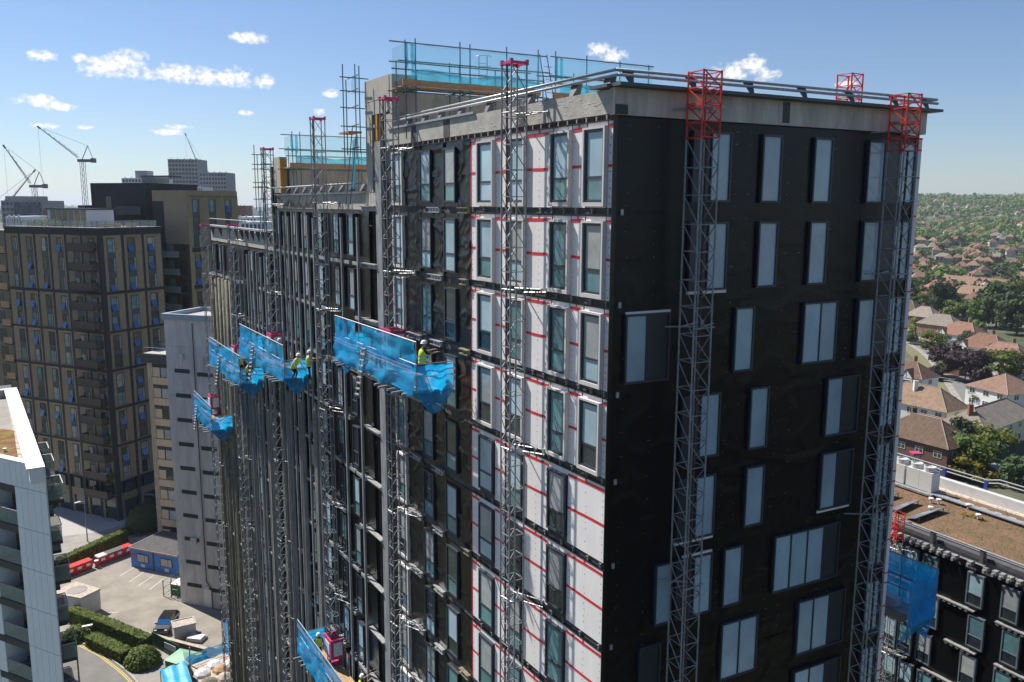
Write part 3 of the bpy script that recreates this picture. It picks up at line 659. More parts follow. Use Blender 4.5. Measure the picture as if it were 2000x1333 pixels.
corner_tubes(37.6, 50.2, 53.6, 'small tube scaffold outside the far stair block beside the sky', 1)
LB = E('roof_access_ladder', 'grey caged access ladder standing on the roof behind the nets', 'ladder', SK(4.9, 17.5, 55.2))
for dt in (0, .45): M('stile', MB().tube(SK(4.9 + dt, 17.5, 54.5), SK(4.9 + dt, 17.5, 57.3), .025, 6), MT['galv'], LB)
for i in range(9): M('rung', MB().tube(SK(4.9, 17.5, 54.7 + i * .28), SK(5.35, 17.5, 54.7 + i * .28), .015, 5), MT['galv'], LB)
for z in (56.2, 56.75, 57.25): M('cage_hoop', MB().path([SK(5.12 + .38 * cos(a), 17.5 - .38 * sin(a) - .05, z) for a in [pi * i / 8 for i in range(9)]], .018, 5), MT['galv'], LB)
LB2 = E('leaning_ladder', 'aluminium ladder leaning at the gap between two roof scaffolds', 'ladder', SK(7.25, 15, 55))
for dt in (0, .4): M('stile', MB().tube(SK(7.0 + dt + .3, 14.9, 54.3), SK(6.9 + dt, 15.2, 57.2), .025, 6), MT['scaf'], LB2)
for i in range(8): M('rung', MB().tube(SK(7.27 - .037 * i, 14.93, 54.5 + i * .3), SK(7.67 - .037 * i, 14.93, 54.5 + i * .3), .014, 5), MT['scaf'], LB2)

# ------------------------------------------------------------------ mast climbers
def mast_section_mesh(w, r=.032, rb=.018, nm='mast_section', mt='mast_steel', h=1.74):
    mb = MB(); cs = [(0, 0), (w, 0), (w, w), (0, w)]
    for x, y in cs: mb.tube((x, y, 0), (x, y, h), r, 6)
    for z in (.03, h / 2):
        for i in range(4):
            a, b = cs[i], cs[(i + 1) % 4]; mb.tube((*a, z), (*b, z), rb, 4)
    for i in (0, 1, 3):
        a, b = cs[i], cs[(i + 1) % 4]
        mb.tube((*a, h / 2), (*b, .03), rb, 4); mb.tube((*a, h), (*b, h / 2), rb, 4)
    if nm == 'mast_top':
        for i in range(4):
            a, b = cs[i], cs[(i + 1) % 4]; mb.tube((*a, h - .03), (*b, h - .03), rb, 4)
    return mb.mesh(nm, MT[mt])
MS = {.61: mast_section_mesh(.61), .70: mast_section_mesh(.70)}
MRED = mast_section_mesh(.70, .035, .022, 'mast_top', 'red_mast', 1.0)
def mast(F, x, o0, z0, z1, w, top, label, ties, tdir=1):
    """x,o0: corner of the mast nearest the wall at the right; grows to the left (-x) when tdir=-1"""
    base = F(x if tdir > 0 else x - w, -(o0 + w), 0)
    P = E('mast_climber_mast', label, 'mast', (base.x, base.y, max(0, z0)), 'mast climber masts')
    z = z1 - (2.0 if top == 'red' else 0.12)
    zz = z - 1.74
    while zz > z0 - 1.6:
        I('mast_section', MS[w], P, (base.x, base.y, zz), F.rot); zz -= 1.74
    I('mast_foot', MB().box(-.2, w + .2, -.2, w + .2, -.25, 0).mesh('mast_foot', MT['mast_steel']), P, (base.x, base.y, zz + 1.74), F.rot) if z0 > 1 else None
    if top == 'red':
        for i in (0, 1): I('mast_top', MRED, P, (base.x, base.y, z + i * 1.0), F.rot)
    else:
        mb = MB()
        for a, b in (((0, 0), (w, 0)), ((w, 0), (w, w)), ((w, w), (0, w)), ((0, w), (0, 0))): mb.bar((*a, .06), (*b, .06), .07, .09)
        for a in ((0, 0), (w, 0), (0, w), (w, w)): mb.box(a[0] - .05, a[0] + .05, a[1] - .05, a[1] + .05, -.01, .17)
        I('mast_top', mb.mesh('mast_top', MT['pink']), P, (base.x, base.y, z), F.rot)
    I('rack', MB().box(w * .35, w * .35 + .05, .03, .09, z0 - z1, 0).mesh('rack', MT['rack_rust']), P, (base.x, base.y, z), F.rot)
    for tz in ties:
        mb = MB(); cx = x + tdir * w / 2
        mb.tube(F(cx - w / 2, -o0 - .05, tz), F(cx + .9, .0, tz + .02), .03, 6); mb.tube(F(cx + w / 2, -o0 - .05, tz - .1), F(cx + 1.25, -.25, tz - .03), .024, 6); mb.tube(F(cx - w / 2, -o0 - w, tz), F(cx + w / 2 + .2, -o0 - w + .1, tz), .03, 6)
        mb.tube(F(cx + w / 2, -o0 - w * .5, tz), F(cx - .7, -.02, tz - .05), .026, 6); mb.box(cx + .85, cx + 1.0, -.1, 0.0, tz - .08, tz + .08, F)
        M('wall_tie', mb, MT['galv'], P)
    return P
tl = lambda z, n, d=5.74: [z - d * i for i in range(n)]
MA1 = mast(FL, -4.16, .5, 18, 54.77, .61, 'pink', 'grey lattice mast in front of the white boarded bays, nearest the corner', tl(53.1, 1) + tl(47.1, 5), -1)
MA2 = mast(FL, -14.88, .5, 15, 54.7, .61, 'pink', 'lattice mast beside the grey column, carrying the big blue platform', tl(52.5, 1) + tl(47.0, 6), -1)
MA3 = mast(FL, -24.71, .5, 6, 54.65, .61, 'pink', 'tall lattice mast rising alone into the sky left of the beige frame', tl(50.1, 1) + tl(44.2, 7), -1)
MA4 = mast(FL, -34.94, .5, 0, 53.58, .61, 'pink', 'lattice mast at the far stair block, carrying two men in yellow vests', tl(50.0, 1) + tl(44.2, 7), -1)
MA5 = mast(FL, -45.5, .5, 0, 48.45, .61, 'pink', 'short lattice mast second from the far end of the black facade', tl(47.3, 8), -1)
MA6 = mast(FL, -55.6, .5, 0, 48.25, .61, 'pink', 'lattice mast at the far left end of the facade beside the concrete stair tower', tl(44.0, 8), -1)
MB7 = mast(FR, 2.36, .5, 20, 54.05, .70, 'red', 'red topped lattice mast in front of the left windows of the black end wall', [53.0, 46.2, 37.5], 1)
MB8 = mast(FR, 11.5, .5, 20, 53.95, .70, 'red', 'red topped lattice mast at the right edge of the black end wall', [52.7, 47.6, 38.3], 1)
_m9 = FE.px(1664, 150, .5)[0]; MB9 = mast(FE, _m9, .5, 30, FE.px(1676, 143, .85)[1], .70, 'red', 'red mast top showing behind the roof rail on the far side', [50], 1)
# ------------------------------------------------------------------ working platforms with blue nets
def gridnet(P, nm, f, nx, nz_, mm):
    vs = [f(i / nx, j / nz_) for j in range(nz_ + 1) for i in range(nx + 1)]
    return M(nm, MB().add(vs, [(j * (nx + 1) + i, j * (nx + 1) + i + 1, (j + 1) * (nx + 1) + i + 1, (j + 1) * (nx + 1) + i) for j in range(nz_) for i in range(nx)]), MT[mm], P, smooth=True)
def platform(F, xl, xr, zd, xm, label, gap=None, seed=1, hi=2.0, ladder=True, oi=1.18, oo=2.2, upnet=True, bag=.95):
    """xl..xr along the facade (right end nearest the camera), deck at zd, xm = mast centre"""
    r = random.Random(seed)
    P = E('working_platform', label, 'platform', F((xl + xr) / 2, -(oi + oo) / 2, zd), 'mast climber platforms')
    n = 4
    for i in range(n):
        a = oi + (oo - oi) * i / n
        M('deck_plank', bx(F, xl, xr, a + .01, a + (oo - oi) / n - .005, zd - .06, zd), MT['deck_alu'], P)
    for x0, x1 in ((xl + .3, xm - .5), (xm + .5, xr - .3)):
        for i in range(2): M('deck_plank', bx(F, x0, x1, .5 + .33 * i, .81 + .33 * i, zd - .05, zd - .01), MT['timber'], P)
    mb = MB()                                                   # truss under the deck
    for o in (oi + .1, oo - .1):
        mb.tube(F(xl, -o, zd - .12), F(xr, -o, zd - .12), .035, 6)
    mb.tube(F(xl, -(oi + oo) / 2, zd - .6), F(xr, -(oi + oo) / 2, zd - .6), .035, 6)
    m_ = int((xr - xl) / .8)
    for i in range(m_):
        x = xl + (xr - xl) * i / m_; x2 = x + (xr - xl) / m_ / 2
        for o in (oi + .1, oo - .1): mb.tube(F(x, -o, zd - .12), F(x2, -(oi + oo) / 2, zd - .6), .02, 4); mb.tube(F(x2, -(oi + oo) / 2, zd - .6), F(x2 * 2 - x, -o, zd - .12), .02, 4)
    M('deck_truss', mb, MT['galv'], P)
    nb = max(4, int((xr - xl) / 1.5))
    for i in range(nb + 1):
        x = xl + (xr - xl) * i / nb
        M('guard_post', MB().tube(F(x, -oo, zd - .1), F(x, -oo, zd + (hi if upnet else 1.1)), .024, 6), MT['galv'], P)
        if abs(x - xm) > .6: M('guard_post', MB().tube(F(x, -.5, zd - .05), F(x, -.5, zd + 1.05), .022, 6), MT['galv'], P) if i % 2 == 0 else None
    for z in ([hi] if upnet else []) + [1.08, .55]: M('guard_rail', MB().tube(F(xl - .05, -oo, zd + z), F(xr + .05, -oo, zd + z), .03 if z > 1.5 else .024, 6), MT['galv'], P)
    for x in (xl, xr):
        for z in (1.08, .8, .55): M('guard_rail', MB().path([F(x, -oo, zd + z), F(x, -.5, zd + z), F(x, -.45, zd + z - .25)], .022, 6), MT['galv'], P)
    L_ = xr - xl
    # upper net in panels
    if upnet:
        cuts = [xl] + ([gap[0], None, gap[1]] if gap else []) + [xr]; segs = [(xl, gap[0]), (gap[1], xr)] if gap else [(xl, xr)]
        for a, b in segs:
            gridnet(P, 'safety_net', lambda u, v: F(a + (b - a) * u + (.06 * sin(v * 5) if u in (0, 1) else 0), -(oo + .02 + .07 * sin(u * 9 + a) * (1 - v) + .03 * sin(u * 23 + v * 4) + .10 * noise.noise((u * 6 + a, v * 3, seed + 4))), zd + .95 + (hi - .98) * v + .05 * sin(u * 13 + a) * (1 - v)), 22, 7, 'net')
            gridnet(P, 'printed_band', lambda u, v: F(a + .15 + (b - a - .3) * u, -(oo + .105), zd + hi - .32 + .22 * v), 8, 1, 'net_band') if r.random() < .5 else None
    # lower net, torn at the bottom
    gridnet(P, 'safety_net', lambda u, v: F(xl + L_ * u, -(oo + .05 + .16 * noise.noise((u * 9, v * 3, seed)) + .06 * noise.noise((u * 25, v * 6, seed)) + .08 * (1 - v)), zd - .12 - .32 * (1 - v) * max(0, noise.noise((u * 7, 2, seed)) + .15) + 1.2 * v), 34, 8, 'net')
    for z in (.78, .92): gridnet(P, 'printed_band', lambda u, v: F(xl + .1 + (L_ - .2) * u, -(oo + .15 + .03 * sin(u * 12)), zd + z + .05 * v + .015 * sin(u * 20)), 24, 1, 'net_band')
    # near end net and hanging catch net
    wob = lambda u, v, s_: 2.2 * noise.noise((u * 4, v * 4, seed + s_)) + 1.1 * noise.noise((u * 11, v * 11, seed + s_))
    gridnet(P, 'safety_net', lambda u, v: F(xr + .04 + .05 * wob(u, v, 3), -(oo - (oo - .55) * u), zd - .1 + 1.12 * v), 10, 6, 'net')
    gridnet(P, 'safety_net', lambda u, v: F(xl - .04, -(oo - (oo - .55) * u), zd - .1 + 1.12 * v), 6, 4, 'net')
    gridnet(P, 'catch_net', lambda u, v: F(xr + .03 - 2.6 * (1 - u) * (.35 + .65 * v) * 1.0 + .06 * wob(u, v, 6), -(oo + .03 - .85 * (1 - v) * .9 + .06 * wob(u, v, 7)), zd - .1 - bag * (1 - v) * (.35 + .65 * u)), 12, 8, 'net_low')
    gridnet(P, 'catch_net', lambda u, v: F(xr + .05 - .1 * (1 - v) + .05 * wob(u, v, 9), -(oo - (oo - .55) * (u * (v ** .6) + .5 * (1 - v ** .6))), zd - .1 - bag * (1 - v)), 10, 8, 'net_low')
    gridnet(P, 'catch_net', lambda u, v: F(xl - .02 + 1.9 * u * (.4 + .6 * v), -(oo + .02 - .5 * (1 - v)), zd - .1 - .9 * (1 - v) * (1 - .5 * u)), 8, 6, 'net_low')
    for i in range(5):
        x = xr - .5 - .75 * i; M('extension_tube', MB().tube(F(x, -oo + .4, zd - .2 - .03 * i), F(x + r.uniform(-.1, .1), -oo - r.uniform(.35, .65), zd - .22 - .03 * i), .055, 8), MT['galv'], P)
    if xl < xm:
        for i in range(3):
            x = xl + .5 + .5 * i; M('extension_tube', MB().tube(F(x, -oo + .4, zd - .2), F(x, -oo - r.uniform(.3, .6), zd - .2), .05, 8), MT['galv'], P)
    # drive unit round the mast
    d = M('drive_unit', MB().box(xm - .55, xm + .55, -1.15, -.42, zd - .15, zd - .05, F).box(xm - .6, xm + .6, -1.2, -1.12, zd + .55, zd + 1.75, F).box(xm + .5, xm + .58, -1.1, -.42, zd + .5, zd + 1.72, F).box(xm - .58, xm - .5, -1.1, -.42, zd + .5, zd + 1.72, F), MT['pink'], P)
    M('drive_unit_panel', MB().box(xm - .38, xm + .38, -1.23, -1.205, zd + .75, zd + 1.5, F), MT['sheet_white'], P)
    M('drive_unit_panel', MB().box(xm + .585, xm + .61, -1.02, -.5, zd + .7, zd + 1.55, F), MT['sheet_white'], P)
    M('drive_frame', MB().box(xm - .45, xm + .45, -1.5, -1.1, zd - .75, zd - .2, F), MT['pink'], P)
    if ladder:
        mb = MB(); x0 = xm + .1; a0, a1 = F(x0, -oo - .12, zd + 1.1), F(x0 - .5, -oo - .35, zd - 1.35); dx = F.r * .42
        for q in (Vector((0, 0, 0)), dx): mb.tube(a0 + q, a1 + q, .03, 6)
        M('ladder_stile', mb, MT['galv'], P)
        for i in range(9):
            p = a0.lerp(a1, (i + .5) / 9); M('ladder_tread', MB().bar(p, p + dx, .16, .05), MT['galv'], P)
    # materials stacked on deck
    M('stacked_box', MB().box(xr - 1.3, xr - .8, -1.9, -1.45, zd + .001, zd + .45, F), MT['sheet_white'], P); M('stacked_box', MB().box(xl + 1.2, xl + 1.9, -1.8, -1.4, zd + .001, zd + .35, F), MT['sheet_white'], P)
    M('stacked_sheets', MB().box(xr - 2.9, xr - 1.6, -1.75, -1.4, zd + .001, zd + .3, F), MT['ply'], P)
    M('debris_sack', MB().lathe([(.02, 0), (.3, .03), (.36, .3), (.3, .55), (.12, .66)], 10, F(xr - .55, -.95, zd + .002)), MT['sheet_white'], P, smooth=True)
    return P
P1 = platform(FL, -19.05, -9.65, 42.6, -15.2, 'large blue netted platform with a worker leaning to the wall at its right end', gap=(-16.2, -15.4), seed=2)
P2 = platform(FL, -38.9, -28.4, 39.75, -35.25, 'blue netted platform in the middle of the far group, workers at its near end', gap=(-34.2, -33.2), seed=5)
P3 = platform(FL, -49.3, -39.5, 37.4, -45.8, 'blue netted platform left of the middle one, just above the lone lower platform', gap=(-46.2, -45.2), seed=8)
P4 = platform(FL, -57.2, -50.2, 31.45, -55.9, 'small blue netted platform hanging lowest at the far end beside the stair tower', seed=11)
P5 = platform(FL, -27.5, -19.6, 22.75, -25.0, 'blue netted platform cut by the bottom edge of the picture, pink cage open', seed=14, ladder=False)
P6 = platform(FE, -.9, 7.0, 33.25, 5.5, 'shaded blue netted platform behind the right edge of the black tower', seed=17, ladder=False)
# the far side platform is seen from its left end: net across that end
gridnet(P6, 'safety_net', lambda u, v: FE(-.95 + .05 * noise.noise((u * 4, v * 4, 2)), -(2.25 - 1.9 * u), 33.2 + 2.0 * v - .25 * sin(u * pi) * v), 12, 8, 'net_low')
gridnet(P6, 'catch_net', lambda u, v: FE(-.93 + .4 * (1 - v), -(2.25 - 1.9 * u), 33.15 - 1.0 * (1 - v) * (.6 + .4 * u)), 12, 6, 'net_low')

# ------------------------------------------------------------------ people
def person(label, loc, face_az, shirt='shirt_black', legs='trousers_black', arms=((.25, .35, .05), (.25, .35, .05)), lean=0.0, crouch=0.0, vest=True, head_turn=0.0):
    """arms: per side (forward, out, up) offsets of the hand from a hanging arm, metres"""
    P = E('person', label, 'person', loc, 'workers on the platforms')
    f = Vector((0, 1, 0)); H_ = 1.76
    hip = .93 - crouch * .45; fwd = lean
    V = []; ED = []; RAD = []
    def vv(x, y, z, r): V.append((x, y, z)); RAD.append(r); return len(V) - 1
    def ch(ids): ED.extend(zip(ids, ids[1:]))
    pel = vv(0, 0, hip, .15); bel = vv(0, fwd * .12, hip + .16, .145); chs = vv(0, fwd * .32, hip + .36, .165); nb = vv(0, fwd * .45, hip + .53, .10); nk = vv(0, fwd * .5, hip + .60, .062)
    ch([pel, bel, chs, nb, nk])
    hc = vv(0, fwd * .56 + .02, hip + .70, .09); ht = vv(0, fwd * .58 + .01, hip + .80, .085); ch([nk, hc, ht])
    nose = vv(0, fwd * .56 + .125, hip + .70, .014); ch([hc, nose])
    for sgn, (af, ao, au) in zip((-1, 1), arms):
        sh = vv(sgn * .20, fwd * .42, hip + .48, .068)
        hx, hy, hz = sgn * (.24 + ao), fwd * .42 + af, hip - .02 + au
        ex, ey, ez = sgn * .27, fwd * .42 + af * .35 - .05, hip + .2 + au * .35
        el_ = vv(ex, ey, ez, .046); wr = vv(hx, hy, hz, .032); ch([nb, sh, el_, wr])
        d = (Vector((hx, hy, hz)) - Vector((ex, ey, ez))).normalized(); sd_ = d.cross(Vector((0, 0, 1)) if abs(d.z) < .9 else Vector((0, 1, 0))).normalized()
        pal = Vector((hx, hy, hz)) + d * .07; pi_ = vv(*pal, .03); ch([wr, pi_])
        for q, ln in ((-.03, .065), (-.01, .08), (.01, .075), (.028, .055)):
            a = pal + sd_ * q + d * .03; b = a + d * ln + Vector((0, 0, -.015)); i1 = vv(*a, .010); i2 = vv(*b, .008); ch([pi_, i1, i2])
        th = Vector((hx, hy, hz)) + d * .03 + sd_ * .045; i1 = vv(*th, .011); i2 = vv(*(th + d * .045 + sd_ * .01), .009); ch([wr, i1, i2])
    for sgn in (-1, 1):
        hj = vv(sgn * .095, 0, hip - .06, .098); kn = vv(sgn * .11, .02 + crouch * .38 + (.05 if sgn > 0 else 0), hip * .52 + crouch * .12, .066); an = vv(sgn * .11, -.03 if sgn > 0 else .06, .09, .046); to = vv(sgn * .13, .17 if sgn < 0 else .10, .035, .036)
        ch([pel, hj, kn, an, to])
    me = bpy.data.meshes.new('body'); me.from_pydata(V, ED, []); ob = bpy.data.objects.new('body_tmp', me); COL.objects.link(ob)
    sk = ob.modifiers.new('s', 'SKIN'); sk.use_smooth_shade = True
    for i, r in enumerate(RAD): me.skin_vertices[0].data[i].radius = (r, r)
    me.skin_vertices[0].data[0].use_root = True
    ob.modifiers.new('d', 'SUBSURF').levels = 1
    dg = bpy.context.evaluated_depsgraph_get(); bm = bpy.data.meshes.new_from_object(ob.evaluated_get(dg)); bpy.data.objects.remove(ob, do_unlink=True)
    bm.name = 'body'; bm.materials.clear()
    for n_ in (legs, shirt, 'skin', 'boots'): bm.materials.append(MT[n_])
    armz = hip + .60
    for p in bm.polygons:
        c = p.center; i = 1
        if c.z > armz: i = 2
        elif c.z < .10: i = 3
        elif c.z < hip + .02 and abs(c.x) < .22: i = 0
        for sgn, (af, ao, au) in zip((-1, 1), arms):
            hp = Vector((sgn * (.24 + ao), fwd * .42 + af, hip - .02 + au))
            ep = Vector((sgn * .27, fwd * .42 + af * .35 - .05, hip + .2 + au * .35))
            if (Vector(c) - hp).length < .18 or (shirt != 'shirt_white' and (Vector(c) - hp.lerp(ep, .5)).length < .12): i = 2
        p.material_index = i; p.use_smooth = True
    rz = -radians(face_az)
    b = link('body', bm, P, (0, 0, 0), rz)
    if vest:
        mb = MB(); prof = [(hip - .06, .205, .165, 0), (hip + .12, .205, .165, .1), (hip + .34, .235, .185, .3), (hip + .47, .225, .165, .42), (hip + .545, .13, .11, .46)]
        nn = 12; vs = []
        for z, rx, ry, q in prof:
            for i in range(nn): a = 2 * pi * i / nn; vs.append((rx * cos(a), fwd * q + ry * sin(a), z))
        mb.add(vs, [(k * nn + i, k * nn + (i + 1) % nn, (k + 1) * nn + (i + 1) % nn, (k + 1) * nn + i) for k in range(4) for i in range(nn)])
        v = link('vest', mb.mesh('vest', MT['hivis'], smooth=True), P, (0, 0, 0), rz)
        for z, q, rx, ry in ((hip + .06, .06, .209, .169), (hip + .22, .2, .225, .18)):
            m2 = MB(); m2.add([(rx * 1.02 * cos(2 * pi * i / nn), fwd * q + ry * 1.02 * sin(2 * pi * i / nn), z + dz) for dz in (0, .055) for i in range(nn)], [(i, (i + 1) % nn, nn + (i + 1) % nn, nn + i) for i in range(nn)])
            link('reflective_band', m2.mesh('reflective_band', MT['hivis_band'], smooth=True), v)
    hb = MB(); c = (0, fwd * .57 + .01, hip + .765)
    hb.lathe([(.165, 0), (.135, .01), (.13, .06), (.10, .11), (.05, .135), (.005, .14)], 14, c)
    link('helmet', hb.mesh('helmet', MT['helmet'], smooth=True), P, (0, 0, 0), rz)
    return P
def onp(px_, py_, o, zd):
    x, z = FL.px(px_, py_, o); p = FL(x, -o, 0); return (p.x, p.y, zd + .002)
WALL = degrees(atan2(FL.i.x, FL.i.y))
person('worker in black T-shirt and yellow vest reaching to the wall from the big platform', onp(824, 690, 1.35, 42.6), WALL + 8, arms=((.52, .0, .45), (.5, .0, .42)), lean=.15)
person('worker in yellow vest and jeans seen through the gap in the big blue net', onp(737, 660, 1.75, 42.6), WALL + 70, legs='jeans', arms=((.2, .02, .15), (.15, .02, .1)), crouch=.0)
person('worker in white T-shirt and yellow vest standing at the near end of the middle platform', onp(602, 690, 1.1, 39.75), WALL + 25, shirt='shirt_white', arms=((.45, .0, .35), (.4, .0, .3)), lean=.1)
person('worker in white T-shirt bending low over the middle platform deck', onp(573, 722, 1.8, 39.75), WALL + 60, shirt='shirt_white', arms=((.35, .0, -.05), (.35, .0, -.05)), lean=.75, crouch=.45)
person('worker in dark top and vest half hidden behind the middle platform net', onp(546, 672, 1.3, 39.75), WALL + 90, arms=((.2, .0, .1), (.2, .0, .1)))
person('worker in yellow vest beside the end net of the left platform', onp(470, 712, 1.5, 37.4), WALL + 60, arms=((.3, .0, .2), (.2, .0, .1)), lean=.2)
person('stooping worker in yellow vest at the near end of the left platform', onp(482, 726, 1.7, 37.4), WALL + 40, arms=((.3, .0, .0), (.3, .0, .0)), lean=.6, crouch=.3)
person('worker with both arms raised to the wall at the bottom of the picture', onp(705, 1325, 1.0, 22.75), WALL, arms=((.4, .0, .55), (.4, .0, .6)), lean=.1)
person('worker in yellow vest close beside the man with raised arms, lower in the picture', onp(722, 1330, 1.55, 22.6), WALL + 15, arms=((.4, .0, .4), (.4, .0, .45)), lean=.2)
person('worker in yellow vest inside the bottom platform behind the net', onp(622, 1262, 1.5, 22.75), WALL + 100, arms=((.2, .0, .1), (.2, .0, .1)), lean=.3)
# ------------------------------------------------------------------ leaves and trees
def leafcloud(rng, n, size, fpos, mbq):
    """n small leaf-clump quads at fpos() -> (point, outward)"""
    for _ in range(n):
        p, nrm = fpos(); nrm = Vector(nrm) + Vector((rng.uniform(-.8, .8), rng.uniform(-.8, .8), rng.uniform(-.5, .9)))
        if nrm.length < .01: nrm = Vector((0, 0, 1))
        nrm.normalize(); a = nrm.orthogonal().normalized(); b = nrm.cross(a); th = rng.uniform(0, 6.28); s = size * rng.uniform(.6, 1.3)
        u = (a * cos(th) + b * sin(th)) * s; v = (b * cos(th) - a * sin(th)) * s * rng.uniform(.5, .9); p = Vector(p)
        mbq.add([p - u - v * .2, p - v, p + u + v * .2, p + v], [(0, 1, 2, 3)])
def crown_mesh(name, mt, seed, n=1500, size=.055, shape='round', lobes=14):
    rng = random.Random(seed); mb = MB(); L_ = []
    for i in range(lobes):
        a = rng.uniform(0, 6.28); h = rng.uniform(.12, .92)
        prof = {'round': sqrt(max(.05, 1 - (h * 2 - 1) ** 2)) * .5, 'cone': (1 - h) * .45 + .06, 'wide': sqrt(max(.05, 1 - (h * 2 - 1) ** 2)) * .62}[shape]
        rr = prof * rng.uniform(.45, .8); L_.append((rr * cos(a), rr * sin(a), h, rng.uniform(.16, .28) * (1.0 if shape != 'cone' else .8)))
    def fpos():
        x, y, z, r = rng.choice(L_); d = Vector((rng.gauss(0, 1), rng.gauss(0, 1), rng.gauss(0, .9))); d.normalize(); q = r * rng.uniform(.55, 1.05)
        return (x + d.x * q, y + d.y * q, max(0.02, z + d.z * q * .8)), d
    leafcloud(rng, n, size, fpos, mb)
    for x, y, z, r in L_[:10]:                                   # opaque hearts of the clumps
        mb.lathe([(r * .05, -r * .5), (r * .5, -r * .3), (r * .62, 0), (r * .45, r * .35), (r * .05, r * .5)], 6, (x, y, max(.05, z)))
    return mb.mesh(name, MT[mt])
def trunk_mesh(seed):
    rng = random.Random(seed); mb = MB(); mb.tube((0, 0, -.02), (.01, 0, .22), .03, 7, .022); mb.tube((.01, 0, .22), (0, .02, .6), .022, 6, .01)
    for i in range(6):
        a = rng.uniform(0, 6.28); z = rng.uniform(.15, .45); mb.tube((.008, 0, z), (.25 * cos(a), .25 * sin(a), z + .28), .012, 5, .004)
    return mb.mesh('trunk', MT['bark'])
TR = trunk_mesh(4)
CRN = {}
for nm, mt, shp, n, sz, lb in [('mid', 'leaf_mid', 'round', 1500, .055, 16), ('mid2', 'leaf_mid', 'wide', 1500, .055, 18), ('dark', 'leaf_dark', 'round', 1700, .055, 18), ('cone', 'leaf_dark', 'cone', 1300, .05, 18), ('lime', 'leaf_lime', 'wide', 1500, .05, 16),
                               ('yellow', 'leaf_yellow', 'wide', 1100, .05, 12), ('purple', 'leaf_purple', 'wide', 1700, .055, 18), ('grey', 'leaf_grey', 'round', 1300, .05, 14)]:
    CRN[nm] = crown_mesh('crown', mt, hash(nm) % 97 if False else len(nm) * 7 + n, n, sz, shp, lb)
LOW = [crown_mesh('crown', mt, 50 + i, 330, .10, 'wide' if i % 2 else 'round', 9) for i, mt in enumerate(('leaf_mid', 'leaf_dark', 'leaf_mid', 'leaf_dark', 'leaf_lime', 'leaf_grey'))]
def tree(kind, loc, h, wd, label, group=None, name='tree', trunk=True, base=0.16):
    o = E(name, label, 'tree', loc, group); me = CRN[kind] if isinstance(kind, str) else LOW[kind]
    if trunk:
        t = link('trunk', TR, o); t.scale = (h * .7, h * .7, h)
    c = link('crown', me, o, (0, 0, h * base), random.uniform(0, 6.28)); c.scale = (wd, wd, h * (1 - base) * .95)
    return o
def hedge(name, label, pts, w, h, mt, n, size=.16, z=0.0, cat='hedge'):
    """clipped hedge along ground points"""
    rng = random.Random(len(label)); mb = MB(); core = MB()
    for a, b in zip(pts, pts[1:]):
        a, b = Vector(a), Vector(b); d = (b - a).normalized(); s = Vector((-d.y, d.x, 0))
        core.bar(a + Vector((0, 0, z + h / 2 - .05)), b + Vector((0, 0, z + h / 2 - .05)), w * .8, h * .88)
        ln = (b - a).length
        def fpos():
            u = rng.random() * ln; q = rng.random()
            bump = .08 * noise.noise((u * .9, z, h))
            if q < .42: v = rng.uniform(-.5, .5) * w; return a + d * u + s * v + Vector((0, 0, z + h + bump)), (0, 0, 1)
            sg = 1 if q < .75 else -1
            return a + d * u + s * (sg * w * .48 + bump) + Vector((0, 0, z + rng.uniform(.03, 1) * h)), s * sg
        leafcloud(rng, int(n * ln), size, fpos, mb)
    P = E(name, label, cat, (pts[0][0], pts[0][1], z))
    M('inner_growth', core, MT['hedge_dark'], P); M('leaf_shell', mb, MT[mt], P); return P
def ball_bush(label, c, r, h, mt, n):
    rng = random.Random(n); mb = MB()
    def fpos():
        d = Vector((rng.gauss(0, 1), rng.gauss(0, 1), abs(rng.gauss(0, 1)))); d.normalize(); q = rng.uniform(.88, 1.04) + .06 * noise.noise(d * 3)
        return Vector(c) + Vector((d.x * r * q, d.y * r * q, d.z * h * q)), d
    leafcloud(rng, n, .15, fpos, mb)
    P = E('round_bush', label, 'bush', c)
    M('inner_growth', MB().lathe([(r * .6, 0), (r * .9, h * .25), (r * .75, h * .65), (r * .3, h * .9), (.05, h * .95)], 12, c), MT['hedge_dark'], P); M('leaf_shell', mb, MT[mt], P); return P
def strip(pts, w0, w1, z):
    """ribbon along a ground polyline, from offset w0 to w1 to its right"""
    mb = MB(); L_ = []
    for i, p in enumerate(pts):
        d = (Vector(pts[min(i + 1, len(pts) - 1)]) - Vector(pts[max(0, i - 1)])); d.z = 0; d.normalize(); n = Vector((d.y, -d.x, 0)); L_.append((Vector((p[0], p[1], 0)) + n * w0, Vector((p[0], p[1], 0)) + n * w1))
    for (a, b), (c, e) in zip(L_, L_[1:]): mb.add([(a.x, a.y, z), (b.x, b.y, z), (e.x, e.y, z), (c.x, c.y, z)], [(3, 2, 1, 0)])
    return mb
def smooth_pts(P, n=6):
    out = []
    for i in range(len(P) - 1):
        p0, p1, p2, p3 = P[max(0, i - 1)], P[i], P[i + 1], P[min(len(P) - 1, i + 2)]
        for k in range(n):
            t = k / n; out.append(.5 * ((2 * p1) + (p2 - p0) * t + (2 * p0 - 5 * p1 + 4 * p2 - p3) * t * t + (3 * p1 - p0 - 3 * p2 + p3) * t ** 3))
    return out + [P[-1]]

